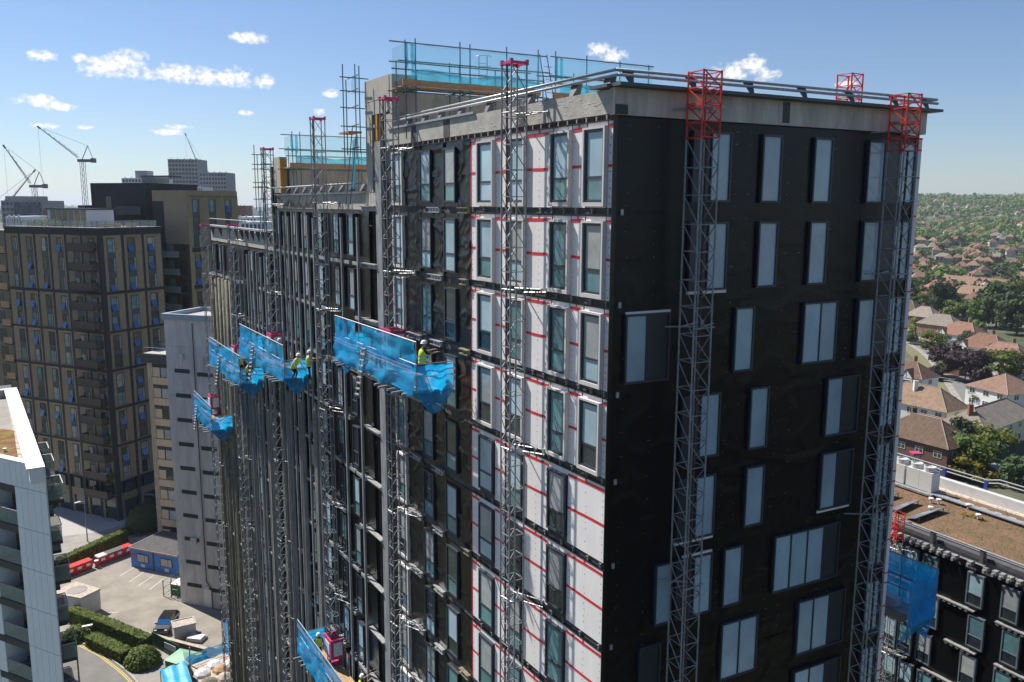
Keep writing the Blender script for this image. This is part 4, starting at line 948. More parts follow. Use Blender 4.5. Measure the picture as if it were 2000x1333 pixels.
# ------------------------------------------------------------------ ground sheet
def smst(a, b, x): t = min(1, max(0, (x - a) / (b - a))); return t * t * (3 - 2 * t)
def terr(x, y):
    d = hypot(x, y); a = degrees(atan2(x, y))
    side = smst(6, 20, a)
    h = side * (66 * smst(420, 2500, d) + 8 * noise.noise((x * .002, y * .002, 1)) * smst(600, 1500, d)) + 14 * smst(3000, 9000, d) * (1 - side)
    return h
mb = MB(); AZS = [-62 + 2.0 * i for i in range(63)]; RS = [0, 20, 60, 120, 200, 300, 420, 520, 640, 780, 950, 1150, 1400, 1700, 2000, 2300, 2600, 3000, 3600, 4500, 6000, 8000, 10500]
vs_ = []
for r in RS:
    for a in AZS:
        x, y = r * sin(radians(a)), r * cos(radians(a)) - 30; vs_.append((x, y, terr(x, y)))
na = len(AZS)
mb.add(vs_, [(k * na + i, k * na + i + 1, (k + 1) * na + i + 1, (k + 1) * na + i) for k in range(len(RS) - 1) for i in range(na - 1)])
M('ground', mb, MT['ground_gen'], kind='structure', smooth=True)
# paved yard round the left buildings, road, car park
def flat(name, pts, z, mt): return M(name, MB().poly([(p.x, p.y, z) for p in pts]), MT[mt], kind='structure')
flat('pavement', [G(-250, 1450), G(560, 1450), G(560, 900), G(420, 760), G(-250, 760)], .004, 'pave')
flat('car_park', [G(95, 1185), G(170, 1205), G(280, 1240), G(470, 1300), G(520, 1180), G(380, 1075), G(245, 1075), G(110, 1130)], .010, 'asphalt_park')
rd = smooth_pts([G(60, 1236), G(133, 1249), G(190, 1272), G(226, 1297), G(256, 1323), G(280, 1355), G(300, 1400)])
M('road', strip(rd, 0, 9.5, .010), MT['asphalt'], kind='structure')
for i, w in enumerate((.22, .42)): M('yellow_line', strip(rd, w, w + .1, .015), MT['line_yellow'], kind='structure')
for i, w in enumerate((8.9, 9.1)): M('yellow_line', strip(rd, w, w + .1, .015), MT['line_yellow'], kind='structure')
kb = MB()
for a, b in zip(rd, rd[1:]):
    d = (b - a).normalized(); n = Vector((d.y, -d.x, 0)); kb.bar(a - n * .08 + Vector((0, 0, .06)), b - n * .08 + Vector((0, 0, .06)), .16, .13)
M('kerb', kb, MT['kerb'], kind='structure')
for a, b in (((235, 1125), (262, 1109)), ((252, 1137), (281, 1118)), ((270, 1145), (300, 1124)), ((292, 1152), (318, 1132)), ((215, 1097), (243, 1086)), ((205, 1198), (232, 1196)), ((345, 1245), (372, 1240))):
    p, q = G(*a), G(*b); d = (q - p).normalized(); n = Vector((d.y, -d.x, 0)) * .05; M('bay_line', MB().poly([(v.x, v.y, .016) for v in (p - n, p + n, q + n, q - n)]), MT['line_white'], kind='structure')
flat('walkway', [G(20, 1060), G(190, 1040), G(300, 1008), G(300, 985), G(100, 985), G(20, 1000)], .012, 'kerb')

# ------------------------------------------------------------------ tan and dark apartment building
T0 = G(233, 1018); T0.z = 0
def facade_window(F, P, x0, x1, z0, z1, o, openp=.4, rng=random):
    """two-light window; some lower sashes stand open, their sky reflection painted as blue glass"""
    mb = MB(); zm = z0 + (z1 - z0) * .5; f = .06; xm = x0 + (x1 - x0) * .72
    for a, b, c, d in ((x0, x0 + f, z0, z1), (x1 - f, x1, z0, z1), (x0 + f, x1 - f, z0, z0 + f), (x0 + f, x1 - f, z1 - f, z1)): bx(F, a, b, o - .05, o + .04, c, d, mb)
    bx(F, xm - .03, xm + .03, o - .05, o + .035, z0 + f, z1 - f, mb); bx(F, x0 + f, xm - .03, o - .05, o + .035, zm - .03, zm + .03, mb)
    w = M('window', mb, MT['frame'], P)
    g = rng.choice(['glass_blind', 'glass_dark', 'glass_dark', 'glass_aqua', 'glass_dark'])
    M('pane', bx(F, x0 + f, xm - .03, o - .04, o, zm + .03, z1 - f), MT[g], w); M('pane', bx(F, xm + .03, x1 - f, o - .04, o, z0 + f, z1 - f), MT[rng.choice(['glass_dark', 'glass_blind'])], w)
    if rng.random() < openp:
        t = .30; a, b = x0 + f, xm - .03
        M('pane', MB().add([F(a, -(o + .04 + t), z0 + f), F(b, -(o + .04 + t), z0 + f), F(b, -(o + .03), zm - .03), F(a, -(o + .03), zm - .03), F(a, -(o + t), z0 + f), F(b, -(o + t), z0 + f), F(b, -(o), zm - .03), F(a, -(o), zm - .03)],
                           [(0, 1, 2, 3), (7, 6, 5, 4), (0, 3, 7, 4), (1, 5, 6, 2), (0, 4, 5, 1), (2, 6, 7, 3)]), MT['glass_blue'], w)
    else: M('pane', bx(F, x0 + f, xm - .03, o - .04, o, z0 + f, zm - .03), MT[g], w)
def splay(F, P, x0, x1, z0, z1, xi0, xi1, zi0, zi1, mt='tan_panel', dep=.32, prd=.08):
    o = -prd; i = dep
    A = [(x0, o, z0), (x1, o, z0), (x1, o, z1), (x0, o, z1)]; B = [(xi0, i, zi0), (xi1, i, zi0), (xi1, i, zi1), (xi0, i, zi1)]; C_ = [(x0, .02, z0), (x1, .02, z0), (x1, .02, z1), (x0, .02, z1)]
    vs = [F(*v) for v in A + B + C_]
    return M('splayed_surround', MB().add(vs, [(a, (a + 1) % 4, 4 + (a + 1) % 4, 4 + a) for a in range(4)] + [(8 + a, 8 + (a + 1) % 4, (a + 1) % 4, a) for a in range(4)]), MT[mt], P)
def tan_bay(F, P, x0, x1, groups, rng, fh=3.0):
    w = x1 - x0; xi0, xi1 = x0 + w * .27, x1 - w * .27
    for (zt_, n) in groups:
        zb_ = zt_ - n * fh
        splay(F, P, x0, x1, zb_ + .25, zt_ - .1, xi0, xi1, zb_ + .4, zt_ - .55)
        for k in range(n):
            zw1 = zt_ - .62 - fh * k; zw0 = zw1 - 2.15
            facade_window(F, P, xi0 + .02, xi1 - .02, zw0, zw1, -.30, .42, rng)
            if zw0 - .2 > zb_ + .4: M('spandrel', bx(F, xi0, xi1, -.36, -.3, zw0 - .83 if k < n - 1 else zb_ + .42, zw0 - .01), MT['spandrel'], P)
TB = E('tan_apartment_building', 'dark brick apartment building with tan splayed window bays and bronze balconies', 'building', T0)
FTL = Fac(T0, 115.0); FTR = Fac(T0, 25.0)
rng = random.Random(21)
tanT = lambda x, y, z: FTR(x, y, z)
M('wall', MB().box(.34, 11.9, .34, 21.7, 0, 45.4, tanT).box(0, 11.9, 0, 21.7, 45.4, 46.3, tanT), MT['dark_brick'], TB)
GR = [(45.3, 3), (36.2, 2), (30.2, 2), (24.15, 2), (18.1, 2), (12.1, 2)]
XB = [(-21.4, -18.4), (-17.85, -14.75), (-14.25, -11.2), (-10.65, -7.6), (-7.05, -3.95), (-3.55, -.4)]; XR = [(.75, 3.9), (4.45, 7.8), (8.3, 11.65)]
# brick piers and bands standing proud between the bays
def piers(F, xs, x0, x1):
    ed = [x0] + [v for a in xs for v in a] + [x1]
    for a, b in zip(ed[::2], ed[1::2]): M('brick_pier', bx(F, a, b, -.33, .06, 0, 45.4), MT['dark_brick'], TB)
    for a, b in xs:
        for zt_, n in GR: M('brick_band', bx(F, a, b, -.33, .05, zt_ - .1, zt_ + .25 if zt_ < 45 else 45.4), MT['dark_brick'], TB)
        M('shopfront', bx(F, a + .2, b - .2, -.33, -.2, 0, 3.0), MT['glass_dark'], TB)
        M('tan_spandrel', bx(F, a, b, -.33, -.05, 3.0, 4.2), MT['tan_dark'], TB); M('pane', bx(F, a + .8, b - .8, -.33, -.02, 4.2, 5.9), MT['glass_dark'], TB)
        M('tan_spandrel', bx(F, a, a + .6, -.33, -.03, 0.02, 2.98), MT['tan_dark'], TB)
piers(FTL, XB, -21.7, 0); piers(FTR, XR, 0, 11.9)
for a, b in XB: tan_bay(FTL, TB, a, b, GR, rng)
for a, b in XR: tan_bay(FTR, TB, a, b, GR, rng)
for k in range(14):
    z = 43.0 - 3.0 * k
    M('balcony_slab', bx(FTL, -5.4, -.5, .09, 1.45, z - .18, z), MT['dark_brick'], TB)
    b = M('balustrade', bx(FTL, -5.4, -.5, 1.40, 1.44, z, z + 1.1).box(-5.4, -5.36, -1.40, -.1, z, z + 1.1, FTL).box(-.54, -.5, -1.40, -.1, z, z + 1.1, FTL), MT['bronze_mesh'], TB)
    if rng.random() < .6: M('balcony_clutter', bx(FTL, -5 + rng.random() * 3, -1.2, .5, .9, z, z + rng.uniform(.4, .9)), MT[rng.choice(['white_plastic', 'timber', 'sheet_white', 'pink'])], TB)
M('roof_edge', MB().box(-.1, 12.0, -.1, 21.8, 46.3, 46.36, tanT), MT['pave'], TB)
for F, x0, x1 in ((FTL, -21.5, -.3), (FTR, .3, 11.6)):
    n = int((x1 - x0) / 1.6)
    for i in range(n): M('roof_glass_rail', bx(F, x0 + (x1 - x0) * i / n + .04, x0 + (x1 - x0) * (i + 1) / n - .04, -.6, -.57, 46.4, 47.4), MT['glass_bal'], TB); M('rail_post', bx(F, x0 + (x1 - x0) * i / n - .03, x0 + (x1 - x0) * i / n + .03, -.62, -.55, 46.36, 47.4), MT['frame_light'], TB)
M('roof_pavilion', MB().box(3, 8, 6, 15, 46.37, 49.0, tanT), MT['far_white'], TB)
M('roof_pavilion_roof', MB().box(2.8, 8.2, 5.8, 15.2, 49.0, 49.25, tanT), MT['dark_clad'], TB)
for i in range(6): M('pavilion_screen', MB().box(2.9, 2.99, 6.2 + i * 1.4, 7.3 + i * 1.4, 46.6, 48.9, tanT), MT['tan_panel'], TB)
for x in (2, 4, 7): M('roof_terrace_planter', MB().box(x, x + 1.4, 1.5, 2.3, 46.37, 46.95, tanT), MT['timber'], TB)
rr = random.Random(8)
for px_ in (38, 52, 66, 80, 92):
    c = FTL(FTL.px(px_, 436)[0], 2.2, 46.37); mb = MB()
    leafcloud(rr, 160, .16, lambda: (c + Vector((rr.gauss(0, .55), rr.gauss(0, .5), abs(rr.gauss(.5, .35)))), (0, 0, 1)), mb); M('roof_shrub', mb, MT['leaf_lime' if px_ % 4 else 'leaf_mid'], TB)
# wing behind
K = atY(364, 372, 143); KZ = K.z; K.z = 0
WG = E('tan_apartment_wing', 'taller tan and black brick wing behind the dark apartment building', 'building', K)
FK1 = Fac(K, 115.0); FK2 = Fac(K, 25.0); kT = lambda x, y, z: FK2(x, y, z)
M('wall', MB().box(0, 11.8, .36, 8.0, 0, KZ, kT).box(0, 11.8, 0, .36, KZ - .9, KZ, kT), MT['tan_panel'], WG)
M('tan_cladding', bx(FK1, -8.0, 0, -.34, .02, KZ - 9, KZ - .92), MT['tan_panel'], WG); M('brick_wall', bx(FK1, -8.0, -.02, -.34, .0, 0, KZ - 9.02), MT['dark_brick'], WG)
M('brick_wall', bx(FK1, -8.02, -5.4, .02, .04, KZ - 12, KZ - 1.8), MT['dark_brick'], WG)
for k in range(9):
    z = KZ - 11.2 - 3 * k; M('balcony_slab', bx(FK1, -7.9, -1.0, .02, 1.5, z - .2, z), MT['dark_brick'], WG); M('balustrade', bx(FK1, -7.9, -1.0, 1.45, 1.49, z, z + 1.05), MT['glass_bal'], WG)
    for a in (-7.2, -5.0, -2.2): M('pane', bx(FK1, a, a + 1.3, .0, .03, z + .05, z + 2.2), MT['glass_aqua' if a == -5 else 'glass_dark'], WG)
xs3 = [(.5, 3.9), (4.3, 7.7), (8.1, 11.5)]
ed = [0] + [v for a in xs3 for v in a] + [11.8]
for a, b in zip(ed[::2], ed[1::2]): M('tan_pier', bx(FK2, a, b, -.35, .07, 0, KZ - .9), MT['tan_panel'], WG)
for a, b in xs3:
    tan_bay(FK2, WG, a, b, [(KZ - .9, 3), (KZ - 10.3, 2), (KZ - 16.6, 2), (KZ - 23, 2)], rng)
    for z in (KZ - 10.15, KZ - 16.45, KZ - 22.8): M('brick_band', bx(FK2, a, b, -.35, .06, z - .15, z + .35), MT['dark_brick'], WG)
D0 = atY(176, 358, 152); dz_ = D0.z; D0.z = 0; FD = Fac(D0, 107.0)
DB = E('dark_brick_block', 'plain black brick block with one slit window rising behind the tan building', 'building', D0)
M('wall', MB().box(0, 11.8, 0, 14, 0, dz_, FD), MT['dark_brick'], DB)
M('window', bx(FD, 3.3, 4.3, .0, .05, dz_ - 5.2, dz_ - 2.4), MT['tan_panel'], DB); M('pane', bx(FD, 3.42, 4.18, .05, .06, dz_ - 5.05, dz_ - 2.55), MT['glass_dark'], DB)
M('window', bx(FD, 3.3, 4.3, .0, .05, dz_ - 8.2, dz_ - 5.8), MT['tan_panel'], DB)
M('balcony_slab', bx(FD, 6.6, 11.8, .02, 1.6, dz_ - 5.5, dz_ - 5.2), MT['dark_clad'], DB); M('balustrade', bx(FD, 6.6, 11.8, 1.55, 1.6, dz_ - 5.2, dz_ - 4.0), MT['dark_clad'], DB)
M('balcony_slab', bx(FD, -1.6, .0, -.1, 1.6, dz_ - 5.5, dz_ - 3.9), MT['dark_clad'], DB)
for i in range(14): M('plant_screen_slat', MB().box(8.5 + i * .42, 8.8 + i * .42, 3.0, 3.1, dz_, dz_ + 1.2, FD), MT['far_conc'], DB)
M('plant_screen_roof', MB().box(8.3, 14.6, 2.9, 6, dz_ + 1.2, dz_ + 1.35, FD), MT['dark_clad'], DB)
LW = E('tan_side_block', 'edge of a tan clad apartment block at the far left border', 'building', FTL(-25, 4, 0))
M('wall', bx(FTL, -31, -22.4, -12, -1.2, 0, 45.6), MT['tan_dark'], LW)
for k in range(13):
    z = 42.0 - 3.0 * k; M('balcony_slab', bx(FTL, -24.3, -22.2, -1.2, .0, z - .2, z), MT['dark_brick'], LW); M('balustrade', bx(FTL, -24.3, -22.2, -.05, .0, z, z + 1.05), MT['timber'], LW)
    M('window', bx(FTL, -27, -25.2, -1.25, -1.15, z, z + 2.2), MT['glass_dark'], LW)

# ------------------------------------------------------------------ concrete stair tower with office slab
B0 = G(354, 1177); B0.z = 0; FT = Fac(B0, 107.88)
CT = E('concrete_stair_tower', 'stained grey concrete stair tower with louvre slots and a blue metal cap', 'building', B0)
M('wall', MB().box(.05, 9.0, .05, 7.0, 0, 36.3, FT), MT['louvre'], CT)
cols = [0, .9, 2.35, 3.8, 5.25, 6.7, 9.0]; lev = [0] + [2.6 + 3.05 * i for i in range(11)] + [36.3]
for a, b in zip(cols, cols[1:]):
    for c, d in zip(lev, lev[1:]): M('concrete_panel', MB().box(a + .012, b - .012, 0, .06, c + .012, d - .012, FT), MT['tower_conc'], CT)
for c, d in zip(lev, lev[1:]): M('concrete_panel', MB().box(0, .06, .07, 7.0, c + .012, d - .012, FT), MT['tower_conc'], CT)
for i in range(6): M('cap_panel', MB().box(-.2 + i * 1.55, -.2 + (i + 1) * 1.55 - .015, -.22, .2, 36.32, 37.02, FT), MT['tower_cap'], CT)
for i in range(5): M('cap_panel', MB().box(-.22, .2, .21 + i * 1.4, .21 + (i + 1) * 1.4 - .015, 36.32, 37.02, FT), MT['tower_cap'], CT)
M('cap_panel', MB().box(-.2, 9.1, 6.9, 7.2, 36.32, 37.02, FT), MT['tower_cap'], CT)
M('roof_deck', MB().box(.2, 9, .2, 6.9, 36.32, 36.5, FT), MT['kerb'], CT)
for k in range(10):
    z = 30.15 - 3.05 * k
    for a, b, dz in ((1.15, 3.3, 0), (4.4, 6.7, -.25)):
        M('louvre', bx(FT, a, b, .0, .03, z + dz - .3, z + dz + .2), MT['louvre'], CT)
        for j in range(3): M('louvre_blade', bx(FT, a, b, .03, .07, z + dz - .25 + j * .15, z + dz - .2 + j * .15), MT['slab'], CT)
for x, z in ((2.2, 31.9), (5.1, 31.6), (2.6, 8.6)): M('fan_unit', bx(FT, x - .4, x + .4, .0, .3, z - .4, z + .4), MT['tower_conc'], CT)
M('door', bx(FT, 3.6, 4.7, .0, .07, .02, 2.4), MT['white_plastic'], CT); M('lamp', bx(FT, 3.9, 4.3, .0, .2, 2.6, 2.75), MT['white_plastic'], CT)
M('downpipe', MB().path([FT(4.1, -.1, 36), FT(4.1, -.1, 3.4), FT(4.8, -.1, 2.6), FT(4.8, -.1, .05)], .06, 6), MT['louvre'], CT)
OF = E('office_slab', 'beige panelled office slab with three-light windows behind the blue cabin', 'building', FT(-10, 14.2, 0))
M('wall', MB().box(-15.4, -2, 14.2, 22, 0, 27.6, FT), MT['beige_span'], OF)
M('roof_fascia', MB().box(-15.9, -2, 13.8, 22.2, 27.6, 28.85, FT), MT['louvre'], OF); M('roof_deck', MB().box(-15.8, -2.1, 13.9, 22.1, 28.86, 28.95, FT), MT['kerb'], OF)
for y in (14.0, 17): M('roof_rail', MB().path([FT(-15.7, y, 29.8), FT(-3, y, 29.8)], .04, 5), MT['galv'], OF)
for k in range(9):
    zt_ = 27.5 - 3.04 * k
    for i in range(9): M('spandrel_panel', MB().box(-15.35 + i * 1.45, -13.93 + i * 1.45, 14.0, 14.19, zt_ - 3.02, zt_ - 2.0, FT), MT['beige_span'], OF)
    for i in range(8):
        w = M('window', MB().box(-14.6 + i * 1.4, -13.25 + i * 1.4, 14.1, 14.19, zt_ - 1.98, zt_ - .02, FT), MT['frame'], OF)
        M('pane', MB().box(-14.52 + i * 1.4, -13.33 + i * 1.4, 14.06, 14.099, zt_ - 1.9, zt_ - .55, FT), MT['beige_span' if i % 3 == 0 else ('glass_blind' if (i + k) % 3 else 'glass_dark')], w); M('pane', MB().box(-14.52 + i * 1.4, -13.33 + i * 1.4, 14.06, 14.099, zt_ - .5, zt_ - .1, FT), MT['glass_dark'], w)
for x in (-15.2, -14.8): M('downpipe', MB().tube(FT(x, 13.9, 0), FT(x, 13.9, 28), .07, 6), MT['beige'], OF)
# blue cabin
c0, c1 = G(257, 1107), G(347, 1125); FC = Fac(c0, degrees(atan2((c1 - c0).x, (c1 - c0).y)))
CB = E('blue_site_cabin', 'bright blue flat roofed site cabin with two barred windows', 'cabin', (c0.x, c0.y, 0))
for i in range(2): M('cabin_panel', MB().box(4.05 * i + .01, 4.05 * i + 4.03, 0, .1, 0, 2.75, FC), MT['cabin_blue'], CB)
M('cabin_wall', MB().box(.0, 8.1, .1, 6.3, 0, 2.72, FC), MT['cabin_blue'], CB); M('cabin_roof', MB().box(-.15, 8.3, -.12, 6.4, 2.76, 2.9, FC), MT['felt'], CB); M('roof_trim', MB().box(-.2, 8.3, -.2, -.122, 2.74, 2.93, FC), MT['timber'], CB); M('roof_trim', MB().box(-.25, -.152, -.12, 6.4, 2.74, 2.95, FC), MT['kerb'], CB)
for x in (1.2, 5.3):
    w = M('window', MB().box(x, x + 2.0, -.06, -.002, .95, 2.15, FC), MT['frame'], CB)
    for i in range(2): M('pane', MB().box(x + .1 + i * 1.25, x + 1.25 + i * .65, -.09, -.062, 1.05, 2.05, FC), MT['beige'], w)
    M('vent_plate', MB().box(x + .6, x + 1.3, -.05, -.002, .25, .7, FC), MT['ac_grey'], CB)
M('warning_sign', MB().box(.25, .7, -.03, -.002, 1.5, 2.0, FC), MT['red_mast'], CB); M('downpipe', MB().tube(FC(4.04, -.08, 0), FC(4.04, -.08, 2.7), .06, 6), MT['felt'], CB)
# bins
def make_bin(label):
    P = E('wheeled_bin', label, 'bin', (0, 0, 0), 'red bins along the hedge')
    link('bin_body', MB().add([(-.62, -.42, .2), (.62, -.42, .2), (.62, .42, .2), (-.62, .42, .2), (-.68, -.5, 1.15), (.68, -.5, 1.15), (.68, .5, 1.15), (-.68, .5, 1.15)], [(3, 2, 1, 0), (0, 1, 5, 4), (1, 2, 6, 5), (2, 3, 7, 6), (3, 0, 4, 7), (4, 5, 6, 7)]).mesh('bin_body', MT['bin_red']), P)
    link('lid', MB().add([(-.7, -.55, 1.17), (.7, -.55, 1.17), (.7, .52, 1.17), (-.7, .52, 1.17), (-.66, -.5, 1.27), (.66, -.5, 1.27), (.66, .5, 1.38), (-.66, .5, 1.38)], [(3, 2, 1, 0), (0, 1, 5, 4), (1, 2, 6, 5), (2, 3, 7, 6), (3, 0, 4, 7), (4, 5, 6, 7)]).mesh('lid', MT['bin_red']), P)
    link('printed_panel', MB().box(-.3, .3, -.505, -.475, .6, .95).mesh('printed_panel', MT['white_plastic']), P)
    for x in (-.5, .5):
        for y in (-.34, .34): link('castor', MB().tube((x - .03, y, .1), (x + .03, y, .1), .1, 8).mesh('castor', MT['bin_dark']), P)
    for x in (-.7, .7): link('lift_bar', MB().tube((x, -.3, 1.0), (x, .3, 1.0), .03, 6).mesh('lift_bar', MT['bin_dark']), P)
    return P
ba, bb = G(128, 1128), G(252, 1081); bd = (bb - ba).normalized(); brot = atan2(bd.y, bd.x) 
pos = [(.06, ''), (.19, ''), (.32, ''), (.55, ''), (.69, ''), (.82, ''), (.96, '')]
labs = ['closed red wheeled bin at the camera end of the row of bins', 'second red bin from the near end of the row', 'third red bin from the near end of the row', 'red bin with a grey top just past the gap in the row', 'red bin with dark lid behind the grey topped one', 'shaded red bin second from the blue cabin', 'shaded red bin touching the corner of the blue cabin']
b0 = make_bin(labs[0]); L_ = (bb - ba).length
for i, (u, _) in enumerate(pos):
    p = ba + bd * (u * L_); o = b0 if i == 0 else copytree(b0, p, brot, labs[i])
    o.location = (p.x, p.y, .012); o.rotation_euler = (0, 0, brot)
    if i in (3, 4, 5): [setattr(ch.material_slots[0], 'link', 'OBJECT') or setattr(ch.material_slots[0], 'material', MT['ac_grey' if i == 3 else 'bin_dark']) for ch in o.children if ch.name.startswith('lid')]
def small_bin(p, label):
    P = E('wheelie_bin', label, 'bin', (p.x, p.y, .012), 'small red wheelie bins'); c = (p.x, p.y, .012)
    M('bin_body', MB().lathe([(.22, .05), (.26, .5), (.3, .95)], 8, c), MT['bin_red'], P); M('lid', MB().lathe([(.32, .96), (.3, 1.02), (.1, 1.08)], 8, c), MT['white_plastic'], P); M('wheel', MB().tube((p.x - .2, p.y - .2, .12), (p.x + .2, p.y - .2, .12), .1, 8), MT['bin_dark'], P)
small_bin(ba + bd * (.44 * L_) - Vector((bd.y, -bd.x, 0)) * -.6, 'small round red wheelie bin with white lid in the gap of the bin row'); small_bin(ba - bd * .9, 'small red wheelie bin beside the glass balcony, end of the row')
# kiosk
rk = [G(x, y, 2.7) for x, y in ((100, 1158), (147, 1136), (197, 1150), (157, 1169))]
KS = E('brick_kiosk', 'low pale kiosk with a flat sandy roof in the car park', 'kiosk', (rk[3].x, rk[3].y, 0))
cen = sum(rk, Vector()) / 4; ins = [cen + (p - cen) * .95 for p in rk]
M('kiosk_wall', MB().prism([(p.x, p.y) for p in ins[::-1]], 0, 2.55), MT['parapet_white'], KS); M('kiosk_roof', MB().prism([(p.x, p.y) for p in rk[::-1]], 2.56, 2.72), MT['rubble'], KS)
M('roof_disc', MB().lathe([(1.2, 0), (1.15, .04)], 20, (cen.x, cen.y, 2.722)), MT['pave'], KS)
# boundary wall and hedges
wp = [G(x, y, 1.0) for x, y in ((120, 1188), (160, 1196), (176, 1203), (255, 1228), (272, 1232), (310, 1243), (402, 1267))]
BW = E('boundary_wall', 'brown brick boundary wall between the car park and the hedges', 'wall', (wp[0].x, wp[0].y, 0))
for a, b in zip(wp, wp[1:]):
    a, b = Vector((a.x, a.y, .48)), Vector((b.x, b.y, .48)); M('wall_run', MB().bar(a, b, .3, .96), MT['brick_dark'], BW); M('wall_coping', MB().bar(a + Vector((0, 0, .52)), b + Vector((0, 0, .52)), .46, .07), MT['rubble'], BW)
hedge('hedge', 'long tall dark hedge along the boundary wall', [G(138, 1212), G(215, 1240), G(291, 1272)], 1.3, 1.7, 'hedge', 330, .13)
hedge('hedge', 'clipped box hedge with a flat top beside the yellow lines', [G(178, 1258), G(248, 1292)], 1.5, 1.25, 'hedge', 420, .11)
hedge('hedge', 'sunlit hedge with brown trellis behind the red bins', [G(112, 1120), G(180, 1088), G(246, 1058)], 1.2, 1.9, 'hedge', 240, .15)
ball_bush('round clipped bush at the end of the box hedge', G(279, 1296), 1.9, 1.9, 'hedge', 1700)
ball_bush('smaller rounded bush at the left end of the box hedge', G(150, 1247), 1.5, 1.5, 'hedge', 1300)
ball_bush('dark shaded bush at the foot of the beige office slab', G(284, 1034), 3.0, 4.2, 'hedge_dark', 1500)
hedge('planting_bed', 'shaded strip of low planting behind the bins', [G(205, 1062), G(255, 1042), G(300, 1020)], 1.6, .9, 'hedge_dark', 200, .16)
# car
def car(label, loc, rz, body, n='parked_car', grp=None, long=4.3):
    P = E(n, label, 'car', loc, grp); l, w = long / 2, .88
    pr = [(-l, .35), (-l, .75), (-l + .1, .95), (-l + .55, 1.42), (-l + 1.0, 1.5), (.55, 1.48), (1.25, .98), (l - .25, .82), (l, .6), (l, .32)]
    def shell(ins, prof): 
        m = MB(); n_ = len(prof); vs = [(x, s * (w - (ins if z > .95 else 0) - (.06 if z < .4 else 0)), z) for s in (-1, 1) for x, z in prof]
        m.add(vs, [tuple(range(n_)), tuple(range(2 * n_ - 1, n_ - 1, -1))] + [(i, n_ + i, n_ + (i + 1) % n_, (i + 1) % n_) for i in range(n_)]); return m
    o = link('body', shell(.14, pr).mesh('body', MT[body]), P)
    link('windscreen', MB().add([(.6, -.66, 1.44), (.6, .66, 1.44), (1.27, .8, 1.0), (1.27, -.8, 1.0)], [(0, 1, 2, 3)][::-1]).mesh('windscreen', MT['glass_blue' if body == 'car_black' else 'glass_dark']), o)
    link('rear_window', MB().add([(-l + .07, -.7, .99), (-l + .07, .7, .99), (-l + .52, .66, 1.4), (-l + .52, -.66, 1.4)], [(0, 1, 2, 3)][::-1]).mesh('rear_window', MT['glass_dark']), o)
    for s in (-1, 1): link('side_window', MB().add([(-l + .5, s * .79, 1.0), (1.0, s * .79, 1.0), (.5, s * .745, 1.4), (-l + .85, s * .745, 1.42)], [(0, 1, 2, 3)]).mesh('side_window', MT['glass_dark']), o)
    for x in (-l + .8, l - .85):
        for s in (-1, 1):
            t = link('wheel', MB().tube((x, s * (w - .2), .32), (x, s * (w + .01), .32), .32, 14).mesh('wheel', MT['tyre']), P); link('rim', MB().tube((x, s * (w - .05), .32), (x, s * (w + .02), .32), .2, 10).mesh('rim', MT['galv']), t)
    for s in (-1, 1): link('headlight', MB().box(l - .12, l + .01, s * .6 - .15, s * .6 + .15, .62, .74).mesh('headlight', MT['white_plastic']), P); link('tail_light', MB().box(-l - .01, -l + .08, s * .65 - .12, s * .65 + .12, .72, .9).mesh('tail_light', MT['lamp_red']), P); link('mirror', MB().box(.95, 1.1, s * (w + .02) - .08, s * (w + .02) + .08, .95, 1.08).mesh('mirror', MT[body]), P)
    P.rotation_euler = (0, 0, rz); return P
cf, cb = G(312, 1246), G(340, 1206); cd = (cf - cb).normalized(); cc = (cf + cb) / 2
car('black car parked nose towards the boundary wall', (cc.x, cc.y, .011), atan2(cd.y, cd.x), 'car_black')
# tank box beside the car, pallet of sheets
q0 = G(360, 1240); TK = E('concrete_tank', 'pale rectangular tank standing beside the black car', 'tank', (q0.x, q0.y, 0)); FQ = Fac(q0, 60)
M('tank_body', MB().box(-1.2, 1.2, -.9, .9, 0.012, 1.5, FQ), MT['parapet_white'], TK); M('tank_rim', MB().box(-1.3, 1.3, -1.0, -.8, 1.5, 1.62, FQ).box(-1.3, 1.3, .8, 1.0, 1.5, 1.62, FQ).box(-1.3, -1.1, -.8, .8, 1.5, 1.62, FQ).box(1.1, 1.3, -.8, .8, 1.5, 1.62, FQ), MT['kerb'], TK); M('tank_top', MB().box(-1.1, 1.1, -.8, .8, 1.5, 1.54, FQ), MT['rubble'], TK)
q0 = G(384, 1250); PL = E('sheet_stack', 'white sheets stacked on a pallet near the pale tank', 'sheets', (q0.x, q0.y, 0)); FQ = Fac(q0, 100)
for i in range(3): M('sheet', MB().box(-1 + .1 * i, 1 - .05 * i, -.7, .7 - .1 * i, .15 + .13 * i, .25 + .13 * i, FQ), MT['sheet_white'], PL)
M('pallet', MB().box(-1, 1, -.7, .7, .012, .14, FQ), MT['timber'], PL)
